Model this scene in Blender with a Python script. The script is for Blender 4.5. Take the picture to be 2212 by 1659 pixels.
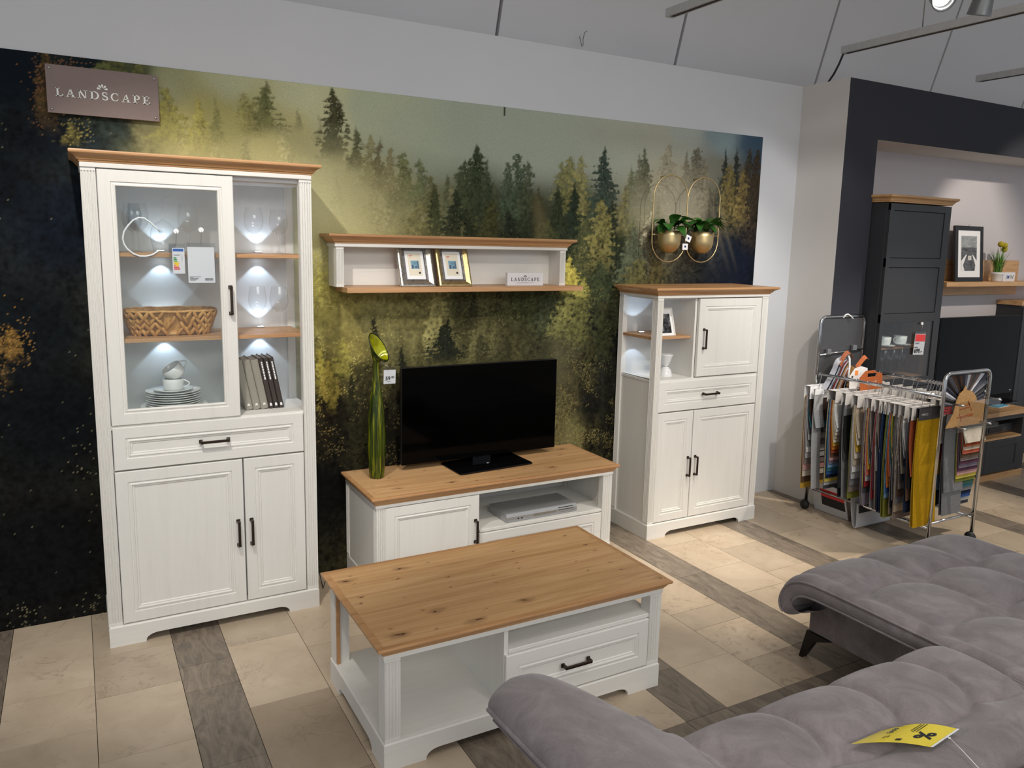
import bpy, bmesh, math, random
import numpy as np
from mathutils import Vector, Matrix
PI = math.pi
S = bpy.context.scene
COL = S.collection
for o in list(bpy.data.objects):
    bpy.data.objects.remove(o)

# ------------------------------------------------------------------ camera
W, H = 2212, 1659
F_PX = 1705.1
YAW, PITCH, ROLL = 0.5137, -0.1591, 0.0231
cam_d = bpy.data.cameras.new('camera')
cam = bpy.data.objects.new('camera', cam_d)
COL.objects.link(cam)
fw = Vector((math.sin(YAW) * math.cos(PITCH), math.cos(YAW) * math.cos(PITCH), math.sin(PITCH)))
rt0 = Vector((math.cos(YAW), -math.sin(YAW), 0))
up0 = rt0.cross(fw)
rt = rt0 * math.cos(ROLL) + up0 * math.sin(ROLL)
up = -rt0 * math.sin(ROLL) + up0 * math.cos(ROLL)
mw = Matrix((rt, up, -fw)).transposed().to_4x4()
mw.translation = Vector((-0.0386, -3.9213, 1.7386))
cam.matrix_world = mw
cam_d.sensor_fit = 'HORIZONTAL'
cam_d.sensor_width = 36.0
cam_d.lens = 36.0 * F_PX / W
cam_d.shift_x = -18.0 / W
cam_d.shift_y = -32.7 / W
cam_d.clip_start = 0.05
S.camera = cam

# ------------------------------------------------------------------ colour management
S.view_settings.view_transform = 'Standard'
S.view_settings.look = 'None'
S.view_settings.exposure = 0.0
S.view_settings.gamma = 1.0
S.view_settings.use_curve_mapping = False
S.display_settings.display_device = 'sRGB'

# ------------------------------------------------------------------ world
world = bpy.data.worlds.new('showroom_light')
S.world = world
world.use_nodes = True
bg = world.node_tree.nodes['Background']
bg.inputs[0].default_value = (0.90, 0.96, 1.04, 1)
bg.inputs[1].default_value = 0.50

# ------------------------------------------------------------------ lamps
def lamp_spot(name, loc, target, power, size_deg, blend, color=(1, 0.93, 0.84), radius=0.04):
    d = bpy.data.lights.new(name, 'SPOT')
    d.energy = power
    d.spot_size = math.radians(size_deg)
    d.spot_blend = blend
    d.color = color
    d.shadow_soft_size = radius
    o = bpy.data.objects.new(name, d)
    COL.objects.link(o)
    o.location = loc
    o.rotation_euler = (Vector(target) - Vector(loc)).to_track_quat('-Z', 'Y').to_euler()
    return o
WARM = (1.0, 0.90, 0.77)
NEUT = (1.0, 0.95, 0.89)
lamp_spot('spot_lamp_cabinet', (-0.13, -1.95, 3.30), (0.45, -0.2, 1.02), 165, 54, 0.5, NEUT)
lamp_spot('spot_lamp_shelf', (0.85, -2.3, 3.25), (0.95, -0.1, 1.15), 45, 46, 0.7, NEUT)
lamp_spot('spot_lamp_tv', (0.95, -2.6, 3.25), (2.0, -0.2, 0.5), 120, 42, 0.8, WARM)
lamp_spot('spot_lamp_planter', (2.30, -3.7, 3.10), (3.2, 0.0, 1.35), 110, 30, 0.8, WARM)
lamp_spot('spot_lamp_highboard', (3.25, -2.35, 3.20), (3.4, -0.2, 0.85), 125, 54, 0.6, NEUT)
lamp_spot('spot_lamp_floor', (2.9, -1.5, 3.30), (2.95, -0.95, 0.0), 300, 30, 0.9, WARM)
lamp_spot('spot_lamp_niche', (5.9, -2.3, 3.20), (6.7, 0.0, 1.35), 150, 46, 0.4, WARM)
lamp_spot('spot_lamp_rack', (5.4, -2.0, 3.30), (4.6, -0.9, 0.4), 250, 48, 0.6, WARM)
lamp_spot('spot_lamp_pillar', (2.5, -2.7, 3.30), (4.25, -0.15, 1.55), 110, 36, 0.7, (1, 0.97, 0.96))
lamp_spot('spot_lamp_sofa', (1.75, -3.4, 3.30), (1.9, -2.75, 0.4), 60, 52, 0.8, NEUT)
def lamp_area(name, loc, target, power, sx, sy, color=(1, 0.97, 0.93), spread=180):
    d = bpy.data.lights.new(name, 'AREA')
    d.energy = power
    d.shape = 'RECTANGLE'
    d.spread = math.radians(spread)
    d.size, d.size_y = sx, sy
    d.color = color
    o = bpy.data.objects.new(name, d)
    COL.objects.link(o)
    o.location = loc
    o.rotation_euler = (Vector(target) - Vector(loc)).to_track_quat('-Z', 'Y').to_euler()
    return o
lamp_area('overhead_fill_light', (1.8, -3.6, 3.95), (1.8, -3.3, 0), 42, 6.0, 3.0)  # unseen fill light added overhead for the general store ambience

lamp_area('front_fill_light', (1.2, -6.8, 3.3), (1.8, -1.5, 0.2), 22, 5.0, 1.0, (1, 0.98, 0.95), 70)  # soft fill added behind the camera to brighten fronts, no fixture known there

# ------------------------------------------------------------------ helpers
def lin(c):
    r = []
    for v in c[:3]:
        v = v / 255.0
        r.append(v / 12.92 if v <= 0.04045 else ((v + 0.055) / 1.055) ** 2.4)
    return tuple(r)

class MB:
    """collects faces and builds ONE mesh object"""
    def __init__(self):
        self.v, self.f, self.s = [], [], []
    def add(self, vs, fs, smooth=False):
        n = len(self.v)
        self.v += [tuple(p) for p in vs]
        self.f += [tuple(i + n for i in f) for f in fs]
        self.s += [smooth] * len(fs)
        return self
    def box(self, x0, x1, y0, y1, z0, z1):
        return self.add([(x0, y0, z0), (x1, y0, z0), (x1, y1, z0), (x0, y1, z0), (x0, y0, z1), (x1, y0, z1), (x1, y1, z1), (x0, y1, z1)],
                        [(0, 3, 2, 1), (4, 5, 6, 7), (0, 1, 5, 4), (1, 2, 6, 5), (2, 3, 7, 6), (3, 0, 4, 7)])
    def obox(self, c, size, rot):
        """oriented box: centre, full size, 3x3 matrix"""
        hx, hy, hz = size[0] / 2, size[1] / 2, size[2] / 2
        vs = [Vector(c) + rot @ Vector((sx * hx, sy * hy, sz * hz)) for sz in (-1, 1) for sx, sy in ((-1, -1), (1, -1), (1, 1), (-1, 1))]
        return self.add(vs, [(0, 3, 2, 1), (4, 5, 6, 7), (0, 1, 5, 4), (1, 2, 6, 5), (2, 3, 7, 6), (3, 0, 4, 7)])
    def prism(self, poly, axis, a, b, smooth=False):
        def P(p, t):
            return {'x': (t, p[0], p[1]), 'y': (p[0], t, p[1]), 'z': (p[0], p[1], t)}[axis]
        n = len(poly)
        vs = [P(p, a) for p in poly] + [P(p, b) for p in poly]
        self.add(vs, [(i, (i + 1) % n, n + (i + 1) % n, n + i) for i in range(n)], smooth)
        m = len(self.v) - 2 * n
        self.f += [tuple(m + i for i in range(n))[::-1], tuple(m + n + i for i in range(n))]
        self.s += [False, False]
        return self
    def loft(self, rings, close=True, cap0=False, cap1=False, loop=False, smooth=False):
        n = len(rings[0])
        vs = [p for r in rings for p in r]
        fs = []
        m = len(rings)
        for k in range(m if loop else m - 1):
            a, b = k * n, ((k + 1) % m) * n
            for i in range(n if close else n - 1):
                j = (i + 1) % n
                fs.append((a + i, a + j, b + j, b + i))
        base = len(self.v)
        self.add(vs, fs, smooth)
        if cap0:
            self.f.append(tuple(base + i for i in range(n))[::-1]); self.s.append(False)
        if cap1:
            self.f.append(tuple(base + (m - 1) * n + i for i in range(n))); self.s.append(False)
        return self
    def lathe(self, prof, seg=24, c=(0, 0, 0), smooth=True, rot=None):
        rings = []
        for r, z in prof:
            ring = []
            for i in range(seg):
                a = 2 * PI * i / seg
                p = Vector((r * math.cos(a), r * math.sin(a), z))
                if rot is not None:
                    p = rot @ p
                ring.append(p + Vector(c))
            rings.append(ring)
        return self.loft(rings, True, prof[0][0] > 1e-6, prof[-1][0] > 1e-6, smooth=smooth)
    def tube(self, pts, r, seg=8, closed=False, smooth=True):
        pts = [Vector(p) for p in pts]
        n = len(pts)
        rs = r if isinstance(r, (list, tuple)) else [r] * n
        rings = []
        prev = None
        for i, p in enumerate(pts):
            if closed:
                t = pts[(i + 1) % n] - pts[i - 1]
            else:
                t = pts[min(i + 1, n - 1)] - pts[max(i - 1, 0)]
            t.normalize()
            if prev is None:
                ref = Vector((0, 0, 1)) if abs(t.z) < 0.9 else Vector((0, 1, 0))
                a = t.cross(ref).normalized()
            else:
                a = (prev - t * prev.dot(t))
                a = a.normalized() if a.length > 1e-6 else t.orthogonal().normalized()
            prev = a
            b = t.cross(a)
            rings.append([p + a * (rs[i] * math.cos(2 * PI * k / seg)) + b * (rs[i] * math.sin(2 * PI * k / seg)) for k in range(seg)])
        return self.loft(rings, True, not closed, not closed, loop=closed, smooth=smooth)
    def ball(self, c, r, seg=12, scale=(1, 1, 1)):
        prof = []
        k = max(4, seg // 2)
        rings = []
        for j in range(k + 1):
            t = PI * j / k
            rr, z = max(1e-5, math.sin(t)) * r, -math.cos(t) * r
            rings.append([(c[0] + scale[0] * rr * math.cos(2 * PI * i / seg), c[1] + scale[1] * rr * math.sin(2 * PI * i / seg), c[2] + scale[2] * z) for i in range(seg)])
        return self.loft(rings, True, True, True, smooth=True)
    def grid(self, fn, nu, nv, smooth=True, closed=False):
        vs = [fn(i / nu, j / nv) for j in range(nv + 1) for i in range(nu + 1)]
        fs = [(j * (nu + 1) + i, j * (nu + 1) + i + 1, (j + 1) * (nu + 1) + i + 1, (j + 1) * (nu + 1) + i) for j in range(nv) for i in range(nu)]
        return self.add(vs, fs, smooth)
    def build(self, name, mat, parent=None, bevel=0.0, seg=1, fix=True, loc=None):
        me = bpy.data.meshes.new(name)
        me.from_pydata(self.v, [], self.f)
        me.polygons.foreach_set('use_smooth', self.s)
        if fix:
            bm = bmesh.new()
            bm.from_mesh(me)
            bmesh.ops.recalc_face_normals(bm, faces=bm.faces)
            bm.to_mesh(me)
            bm.free()
        for m in (mat if isinstance(mat, (list, tuple)) else [mat]):
            me.materials.append(m)
        o = bpy.data.objects.new(name, me)
        COL.objects.link(o)
        if parent is not None:
            o.parent = parent
        if loc is not None:
            o.location = loc
        if bevel:
            md = o.modifiers.new('edge', 'BEVEL')
            md.width = bevel
            md.segments = seg
            md.limit_method = 'ANGLE'
            md.angle_limit = math.radians(40)
            md.harden_normals = False
        return o

def tag(o, label=None, cat=None, group=None, kind=None):
    if label: o['label'] = label
    if cat: o['category'] = cat
    if group: o['group'] = group
    if kind: o['kind'] = kind
    return o
def thing(name, label, cat, loc=(0, 0, 0), rotz=0.0, group=None):
    o = bpy.data.objects.new(name, None)
    o.empty_display_size = 0.05
    COL.objects.link(o)
    o.location = loc
    o.rotation_euler = (0, 0, rotz)
    return tag(o, label, cat, group)
def copy_tree(o, parent=None):
    c = o.copy()
    COL.objects.link(c)
    if parent is not None:
        c.parent = parent
    for ch in list(o.children):
        copy_tree(ch, c)
    return c
def rx(a): return Matrix.Rotation(a, 3, 'X')
def ry(a): return Matrix.Rotation(a, 3, 'Y')
def rz(a): return Matrix.Rotation(a, 3, 'Z')

# ------------------------------------------------------------------ materials
class NT:
    def __init__(self, name):
        self.m = bpy.data.materials.new(name)
        self.m.use_nodes = True
        self.t = self.m.node_tree
        self.b = self.t.nodes['Principled BSDF']
    def n(self, typ, **kw):
        nd = self.t.nodes.new(typ)
        for k, v in kw.items():
            setattr(nd, k, v)
        return nd
    def l(self, a, b): self.t.links.new(a, b)
    def coords(self, scale=(1, 1, 1), kind='Object', rot=(0, 0, 0), offset_random=False):
        tc = self.n('ShaderNodeTexCoord')
        mp = self.n('ShaderNodeMapping')
        mp.inputs['Scale'].default_value = scale
        mp.inputs['Rotation'].default_value = rot
        if kind == 'World':
            g = self.n('ShaderNodeNewGeometry')
            self.l(g.outputs['Position'], mp.inputs['Vector'])
        else:
            self.l(tc.outputs[kind], mp.inputs['Vector'])
        if offset_random:
            oi = self.n('ShaderNodeObjectInfo')
            mul = self.n('ShaderNodeMath', operation='MULTIPLY')
            mul.inputs[1].default_value = 37.0
            self.l(oi.outputs['Random'], mul.inputs[0])
            cx = self.n('ShaderNodeCombineXYZ')
            self.l(mul.outputs[0], cx.inputs[0]); self.l(mul.outputs[0], cx.inputs[2])
            ad = self.n('ShaderNodeVectorMath', operation='ADD')
            self.l(mp.outputs[0], ad.inputs[0]); self.l(cx.outputs[0], ad.inputs[1])
            return ad.outputs[0]
        return mp.outputs[0]
    def noise(self, vec, scale, detail=4, rough=0.55, dist=0.0):
        nd = self.n('ShaderNodeTexNoise')
        nd.inputs['Scale'].default_value = scale
        nd.inputs['Detail'].default_value = detail
        nd.inputs['Roughness'].default_value = rough
        nd.inputs['Distortion'].default_value = dist
        if vec is not None: self.l(vec, nd.inputs['Vector'])
        return nd.outputs['Fac']
    def ramp(self, fac, stops):
        nd = self.n('ShaderNodeValToRGB')
        el = nd.color_ramp.elements
        while len(el) > len(stops): el.remove(el[-1])
        while len(el) < len(stops): el.new(0.5)
        for e, (p, c) in zip(el, stops):
            e.position = p
            e.color = (*c, 1) if len(c) == 3 else c
        self.l(fac, nd.inputs['Fac'])
        return nd.outputs['Color']
    def mix(self, fac, a, b, blend='MIX'):
        nd = self.n('ShaderNodeMix', data_type='RGBA', blend_type=blend)
        for sock, val in ((nd.inputs['Factor'], fac), (nd.inputs['A'], a), (nd.inputs['B'], b)):
            if hasattr(val, 'is_linked'):
                self.l(val, sock)
            elif isinstance(val, (int, float)):
                sock.default_value = val
            else:
                sock.default_value = (*val, 1)
        return nd.outputs['Result']
    def bump(self, h, strength=0.2, dist=0.002):
        nd = self.n('ShaderNodeBump')
        nd.inputs['Strength'].default_value = strength
        nd.inputs['Distance'].default_value = dist
        self.l(h, nd.inputs['Height'])
        self.l(nd.outputs['Normal'], self.b.inputs['Normal'])
    def base(self, c):
        if hasattr(c, 'is_linked'): self.l(c, self.b.inputs['Base Color'])
        else: self.b.inputs['Base Color'].default_value = (*c, 1)
    def set(self, rough=0.5, metal=0.0, **kw):
        self.b.inputs['Roughness'].default_value = rough
        self.b.inputs['Metallic'].default_value = metal
        for k, v in kw.items():
            self.b.inputs[k.replace('_', ' ')].default_value = v
        return self.m

def plain(name, c, rough=0.5, metal=0.0, var=0.06, scale=30, bump=0.0, **kw):
    """a colour with faint procedural variation"""
    t = NT(name)
    f = t.noise(t.coords(), scale, 3)
    c = lin(c)
    lo = tuple(max(0, v * (1 - var)) for v in c)
    hi = tuple(min(1, v * (1 + var)) for v in c)
    t.base(t.ramp(f, [(0.3, lo), (0.7, hi)]))
    if bump: t.bump(f, bump)
    return t.set(rough, metal, **kw)

def wood(name, cols, along='x', rough=0.42, knots=True, spec=0.4, rnd=True):
    t = NT(name)
    S3 = lambda a, b: {'x': (a, b, b), 'y': (b, a, b), 'z': (b, b, a)}[along]
    v = t.coords(S3(0.5, 9.0), offset_random=rnd)
    f1 = t.noise(v, 1.7, 6, 0.6, 1.4)
    c = t.ramp(f1, [(0.26, lin(cols[0])), (0.5, lin(cols[1])), (0.74, lin(cols[2]))])
    f2 = t.noise(t.coords(S3(2.2, 120)), 2.2, 4, 0.7)
    c = t.mix(0.5, c, t.ramp(f2, [(0.3, (0.66, 0.62, 0.58)), (0.62, (1.04, 1.04, 1.04))]), 'MULTIPLY')
    f3 = t.noise(t.coords(S3(0.9, 26), offset_random=rnd), 2.0, 5, 0.6, 0.8)
    c = t.mix(t.ramp(f3, [(0.60, (0, 0, 0)), (0.74, (0.45, 0.45, 0.45))]), c, lin((118, 76, 46)))
    if knots:
        vk = t.coords(S3(0.62, 1.25), offset_random=rnd)
        nz = t.n('ShaderNodeTexNoise'); nz.inputs['Scale'].default_value = 24
        t.l(vk, nz.inputs['Vector'])
        ad = t.n('ShaderNodeVectorMath', operation='MULTIPLY_ADD')
        ad.inputs[1].default_value = (0.045, 0.045, 0.0)
        t.l(nz.outputs['Color'], ad.inputs[0]); t.l(vk, ad.inputs[2])
        for sc, a, b in ((5.6, 0.045, 0.17), (9.5, 0.03, 0.085)):
            vo = t.n('ShaderNodeTexVoronoi', voronoi_dimensions='2D'); vo.inputs['Scale'].default_value = sc
            t.l(ad.outputs[0], vo.inputs['Vector'])
            k = t.ramp(vo.outputs['Distance'], [(a * 0.6, (0.95, 0.95, 0.95)), (a, (0.45, 0.45, 0.45)), (b, (0, 0, 0))])
            sepc = t.n('ShaderNodeSeparateColor'); t.l(vo.outputs['Color'], sepc.inputs[0])
            gt = t.n('ShaderNodeMath', operation='GREATER_THAN'); gt.inputs[1].default_value = 0.5; t.l(sepc.outputs[0], gt.inputs[0])
            k = t.mix(1.0, k, gt.outputs[0], 'MULTIPLY')
            c = t.mix(k, c, lin((84, 48, 30)))
    t.base(c)
    t.bump(f2, 0.08, 0.001)
    return t.set(rough, 0, Specular_IOR_Level=spec)

def white_wood(name, along='z', tint=(226, 224, 218)):
    t = NT(name)
    sc = {'x': (1.0, 14, 14), 'z': (14, 14, 1.0)}[along]
    v = t.coords(sc, offset_random=True)
    f = t.noise(v, 2.0, 5, 0.65, 0.8)
    c0 = lin(tint)
    dk = tuple(x * y for x, y in zip(c0, (0.92, 0.915, 0.90)))
    c = t.ramp(f, [(0.25, dk), (0.40, tuple(0.97 * x for x in c0)), (0.6, c0)])
    t.base(c)
    t.bump(f, 0.06, 0.001)
    return t.set(0.42, 0, Specular_IOR_Level=0.35)

def glass(name, tint=(1, 1, 1), rough=0.0, ior=1.45):
    t = NT(name)
    t.base(tint)
    return t.set(rough, 0, Transmission_Weight=1.0, IOR=ior)

def pane_glass(name, tint=(0.97, 0.99, 0.98), refl=1.0):
    """thin pane: straight-through view plus a fresnel mirror"""
    t = NT(name)
    t.t.nodes.remove(t.b)
    tr = t.n('ShaderNodeBsdfTransparent'); tr.inputs[0].default_value = (*tint, 1)
    gl = t.n('ShaderNodeBsdfGlossy'); gl.inputs['Roughness'].default_value = 0.02
    gl.inputs['Color'].default_value = (refl, refl, refl, 1)
    lw = t.n('ShaderNodeLayerWeight'); lw.inputs[0].default_value = 0.5
    pw = t.n('ShaderNodeMath', operation='POWER'); pw.inputs[1].default_value = 4.0
    t.l(lw.outputs['Facing'], pw.inputs[0])
    fr = t.n('ShaderNodeMapRange'); fr.inputs['To Min'].default_value = 0.04; fr.inputs['To Max'].default_value = 0.6
    t.l(pw.outputs[0], fr.inputs['Value'])
    mx = t.n('ShaderNodeMixShader')
    t.l(fr.outputs[0], mx.inputs[0]); t.l(tr.outputs[0], mx.inputs[1]); t.l(gl.outputs[0], mx.inputs[2])
    t.l(mx.outputs[0], t.t.nodes['Material Output'].inputs[0])
    return t.m

def emit(name, c, strength):
    t = NT(name)
    t.base(c)
    t.b.inputs['Emission Color'].default_value = (*c, 1)
    t.b.inputs['Emission Strength'].default_value = strength
    return t.set(0.4)

M = {}
M['white_z'] = white_wood('white_wood_vertical', 'z')
M['white_x'] = white_wood('white_wood_horizontal', 'x')
M['inner'] = plain('cabinet_inside_white', (216, 217, 216), 0.5, var=0.02)
M['oak_top'] = wood('knotty_oak_top', ((180, 136, 92), (204, 162, 114), (220, 182, 136)), 'x')
M['oak_edge'] = wood('oak_edge', ((166, 122, 82), (190, 144, 98), (204, 160, 114)), 'x', knots=False)
M['oak_shelf'] = wood('oak_shelf', ((164, 120, 82), (190, 146, 104), (206, 166, 126)), 'x', knots=False)
M['oak_light'] = wood('light_oak', ((176, 130, 84), (206, 162, 112), (220, 180, 134)), 'x', knots=False)
M['bronze'] = plain('dark_bronze_metal', (70, 58, 52), 0.35, 0.85, var=0.15)
M['black_gloss'] = plain('black_gloss', (6, 6, 7), 0.06, var=0.0, Specular_IOR_Level=0.5)
M['screen'] = plain('dark_screen', (2, 2, 2), 0.07, var=0.0, Specular_IOR_Level=0.09)
M['black'] = plain('black_plastic', (18, 18, 19), 0.45)
M['black_metal'] = plain('black_metal', (14, 14, 15), 0.4, 0.3)
M['chrome'] = plain('chrome', (205, 205, 205), 0.12, 1.0, var=0.03)
M['steel'] = plain('brushed_steel', (176, 176, 176), 0.3, 0.9, var=0.05)
M['silver'] = plain('silver_plastic', (178, 180, 182), 0.32, 0.6, var=0.03)
M['porcelain'] = plain('porcelain', (224, 226, 226), 0.12, var=0.01)
M['paper'] = plain('paper', (232, 232, 230), 0.8, var=0.02)
M['ink'] = plain('ink', (35, 34, 36), 0.8, var=0.05)
M['glass'] = pane_glass('clear_pane')
M['wine_glass'] = glass('clear_wine_glass')
M['sleeve'] = pane_glass('clear_sleeve', (0.9, 0.91, 0.92))
M['led'] = emit('led_lens', (0.80, 0.9, 1.0), 14)

# flat text made into a mesh
def text(name, body, size, mat, parent, mtx, extrude=0.0004, bold=0.0, align='LEFT', shear=0.0, spacing=1.0):
    cu = bpy.data.curves.new(name, 'FONT')
    cu.body = body
    cu.size = size
    cu.extrude = extrude
    cu.offset = bold
    cu.shear = shear
    cu.space_character = spacing
    cu.align_x = align
    cu.resolution_u = 3
    tmp = bpy.data.objects.new(name, cu)
    COL.objects.link(tmp)
    dg = bpy.context.evaluated_depsgraph_get()
    me = bpy.data.meshes.new_from_object(tmp.evaluated_get(dg))
    bpy.data.objects.remove(tmp)
    me.materials.clear()
    me.materials.append(mat)
    o = bpy.data.objects.new(name, me)
    COL.objects.link(o)
    if parent is not None: o.parent = parent
    o.matrix_local = mtx
    return o
FRONT = Matrix.Rotation(PI / 2, 4, 'X')        # text facing -y

# serif capitals for the LANDSCAPE lettering, unit height
def stroke(path, widths):
    out = []
    L, R = [], []
    n = len(path)
    for i, (x, z) in enumerate(path):
        a = path[max(0, i - 1)]; b = path[min(n - 1, i + 1)]
        dx, dz = b[0] - a[0], b[1] - a[1]
        d = math.hypot(dx, dz) or 1
        nx, nz = -dz / d, dx / d
        w = widths[i] / 2
        L.append((x + nx * w, z + nz * w)); R.append((x - nx * w, z - nz * w))
    for i in range(n - 1):
        out.append([L[i], L[i + 1], R[i + 1], R[i]])
    return out
def arc(cx, cz, rx_, rz_, a0, a1, n, w0, w1):
    path, ws = [], []
    for i in range(n + 1):
        a = math.radians(a0 + (a1 - a0) * i / n)
        path.append((cx + rx_ * math.cos(a), cz + rz_ * math.sin(a)))
        ws.append(w0 + (w1 - w0) * abs(math.cos(a)))
    return stroke(path, ws)
def R4(x0, z0, x1, z1): return [(x0, z0), (x1, z0), (x1, z1), (x0, z1)]
GLYPH = {
    'L': (0.80, [R4(.12, 0, .30, 1), R4(0, 0, .74, .08), R4(0, .92, .42, 1), R4(.64, 0, .74, .28)]),
    'A': (0.98, [[(.08, .04), (.17, .04), (.51, 1), (.43, 1)], [(.62, .04), (.82, .04), (.54, 1), (.40, 1)], R4(.24, .32, .70, .40), R4(0, 0, .30, .07), R4(.52, 0, .94, .07)]),
    'N': (1.00, [R4(.12, 0, .21, 1), R4(.73, 0, .82, 1), [(.04, 1), (.26, 1), (.82, 0), (.66, 0)], R4(0, 0, .34, .07), R4(.60, .93, .95, 1), R4(0, .93, .2, 1)]),
    'D': (0.98, [R4(.12, 0, .30, 1), R4(0, 0, .38, .08), R4(0, .92, .38, 1)] + arc(.36, .5, .47, .46, -90, 90, 12, .08, .18)),
    'S': (0.72, arc(.34, .74, .24, .22, 35, 180, 9, .08, .16) + arc(.34, .27, .25, .23, 0, -150, 9, .08, .16) + stroke([(.10, .74), (.16, .60), (.34, .50), (.52, .41), (.59, .27)], [.16, .17, .18, .17, .16]) + [R4(.50, .70, .58, .98), R4(.06, .03, .14, .30)]),
    'C': (0.92, arc(.47, .5, .38, .46, 42, 318, 18, .08, .18) + [R4(.70, .66, .79, .98), R4(.72, .10, .79, .30)]),
    'P': (0.82, [R4(.12, 0, .30, 1), R4(0, 0, .44, .08), R4(0, .92, .38, 1)] + arc(.36, .72, .30, .24, -90, 90, 10, .08, .17)),
    'E': (0.84, [R4(.12, 0, .30, 1), R4(0, .92, .72, 1), R4(.25, .47, .56, .55), R4(.50, .38, .57, .64), R4(0, 0, .76, .08), R4(.66, 0, .76, .28), R4(.63, .74, .72, 1)]),
}
def serif_word(mb, word, x0, z0, h, y0, y1, width, sx=1.0):
    tot = sum(GLYPH[c][0] + 0.2 for c in word) - 0.2
    k = width / tot
    x = x0
    mid = {}
    for i, c in enumerate(word):
        adv, polys = GLYPH[c]
        for p in polys:
            mb.prism([(x + q[0] * k, z0 + q[1] * h) for q in p], 'y', y0, y1)
        mid[i] = x + adv * k / 2
        x += (adv + 0.2) * k
    return mid
def fan_emblem(mb, cx, cz, r, y0, y1):
    for a in (10, 50, 90, 130, 170):
        a = math.radians(a)
        d = Vector((math.cos(a), math.sin(a))); n = Vector((-d.y, d.x))
        pts = []
        for t, w in ((0.30, 0.03), (0.55, 0.14), (0.8, 0.20), (0.95, 0.14), (1.0, 0.0)):
            pts.append((t, w))
        poly = [(cx + (d * t * r - n * w * r).x, cz + (d * t * r - n * w * r).y) for t, w in pts] + [(cx + (d * t * r + n * w * r).x, cz + (d * t * r + n * w * r).y) for t, w in pts[-2::-1]]
        mb.prism(poly, 'y', y0, y1)

# ------------------------------------------------------------------ floor
def stone_light(name, c0, c1, stain):
    t = NT(name)
    oi = t.n('ShaderNodeObjectInfo')
    v = t.coords((1, 1, 1), 'World')
    mul = t.n('ShaderNodeMath', operation='MULTIPLY'); mul.inputs[1].default_value = 53.0
    t.l(oi.outputs['Random'], mul.inputs[0])
    cx = t.n('ShaderNodeCombineXYZ'); t.l(mul.outputs[0], cx.inputs[2])
    ad = t.n('ShaderNodeVectorMath', operation='ADD'); t.l(v, ad.inputs[0]); t.l(cx.outputs[0], ad.inputs[1])
    v = ad.outputs[0]
    f = t.noise(v, 5, 6, 0.6, 0.6)
    c = t.ramp(f, [(0.3, lin(c0)), (0.7, lin(c1))])
    c = t.mix(t.ramp(t.noise(v, 9, 6, 0.7, 2.0), [(0.54, (0, 0, 0)), (0.64, (stain,) * 3)]), c, lin((128, 104, 80)))
    g = t.noise(v, 3.2, 8, 0.6, 0.9)          # thin cracks where the noise crosses its middle
    sb = t.n('ShaderNodeMath', operation='SUBTRACT'); sb.inputs[1].default_value = 0.5; t.l(g, sb.inputs[0])
    ab = t.n('ShaderNodeMath', operation='ABSOLUTE'); t.l(sb.outputs[0], ab.inputs[0])
    msk = t.noise(v, 2.1, 2)
    cr = t.ramp(ab.outputs[0], [(0.0, (0.45,) * 3), (0.006, (0, 0, 0))])
    cr = t.mix(1.0, cr, t.ramp(msk, [(0.5, (0, 0, 0)), (0.56, (1, 1, 1))]), 'MULTIPLY')
    c = t.mix(cr, c, lin((96, 76, 58)))
    br = t.n('ShaderNodeMapRange'); br.inputs['To Min'].default_value = 0.84; br.inputs['To Max'].default_value = 1.06
    t.l(oi.outputs['Random'], br.inputs['Value'])
    c = t.mix(1.0, c, br.outputs[0], 'MULTIPLY')
    t.base(c)
    return t.set(0.34, 0, Specular_IOR_Level=0.35)
def stone_dark(name):
    t = NT(name)
    v = t.coords((7, 2.0, 4), 'World')
    f = t.noise(v, 2.6, 8, 0.72, 1.6)
    c = t.ramp(f, [(0.30, lin((94, 84, 74))), (0.5, lin((130, 118, 104))), (0.66, lin((150, 137, 120))), (0.76, lin((186, 172, 152)))])
    oi = t.n('ShaderNodeObjectInfo')
    br = t.n('ShaderNodeMapRange'); br.inputs['To Min'].default_value = 0.72; br.inputs['To Max'].default_value = 1.05
    t.l(oi.outputs['Random'], br.inputs['Value'])
    t.base(t.mix(1.0, c, br.outputs[0], 'MULTIPLY'))
    t.bump(f, 0.06, 0.001)
    return t.set(0.34, 0, Specular_IOR_Level=0.35)
M['stone'] = stone_light('beige_marble', (182, 164, 141), (200, 183, 160), 0.10)
M['stone2'] = stone_light('beige_marble_brown', (156, 138, 116), (174, 156, 134), 0.10)
M['stone3'] = stone_light('beige_marble_stained', (184, 164, 140), (206, 188, 164), 0.42)
M['stone_dark'] = stone_dark('grey_brown_marble')
M['grout'] = plain('dark_grout', (70, 62, 54), 0.9)
fl = MB().box(-3, 9.2, -7.5, 1.2, -0.2, -0.011).build('floor', M['grout'])
tag(fl, kind='structure')
random.seed(5)
JOINTS = {  # measured joints of the columns one can see, from the wall outwards
    'a-1': [-0.22, -0.66, -0.97, -1.42], 'b-1': [-0.44, -0.77, -1.185, -1.62], 'd0': [-0.31, -0.675, -0.877, -1.381], 'a0': [-0.15, -0.585, -1.085, -1.60],
    'b0': [-0.24, -0.737, -1.16, -1.55], 'a2': [-0.3, -0.75, -1.17, -1.60], 'b2': [-0.35, -0.80, -1.213, -1.378, -1.682], 'a3': [-0.18, -0.52, -0.885, -1.19, -1.56],
    'b3': [-0.25, -0.697, -1.05, -1.5], 'd3': [-0.9, -1.68], 'd4': [-0.74, -1.5], 'a4': [-0.18, -0.665, -1.1, -1.5], 'b4': [-0.43, -0.84, -1.3]}
tile_mesh = {}
loose = MB()
BAND0, BAND1 = -2.105, -1.905
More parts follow.
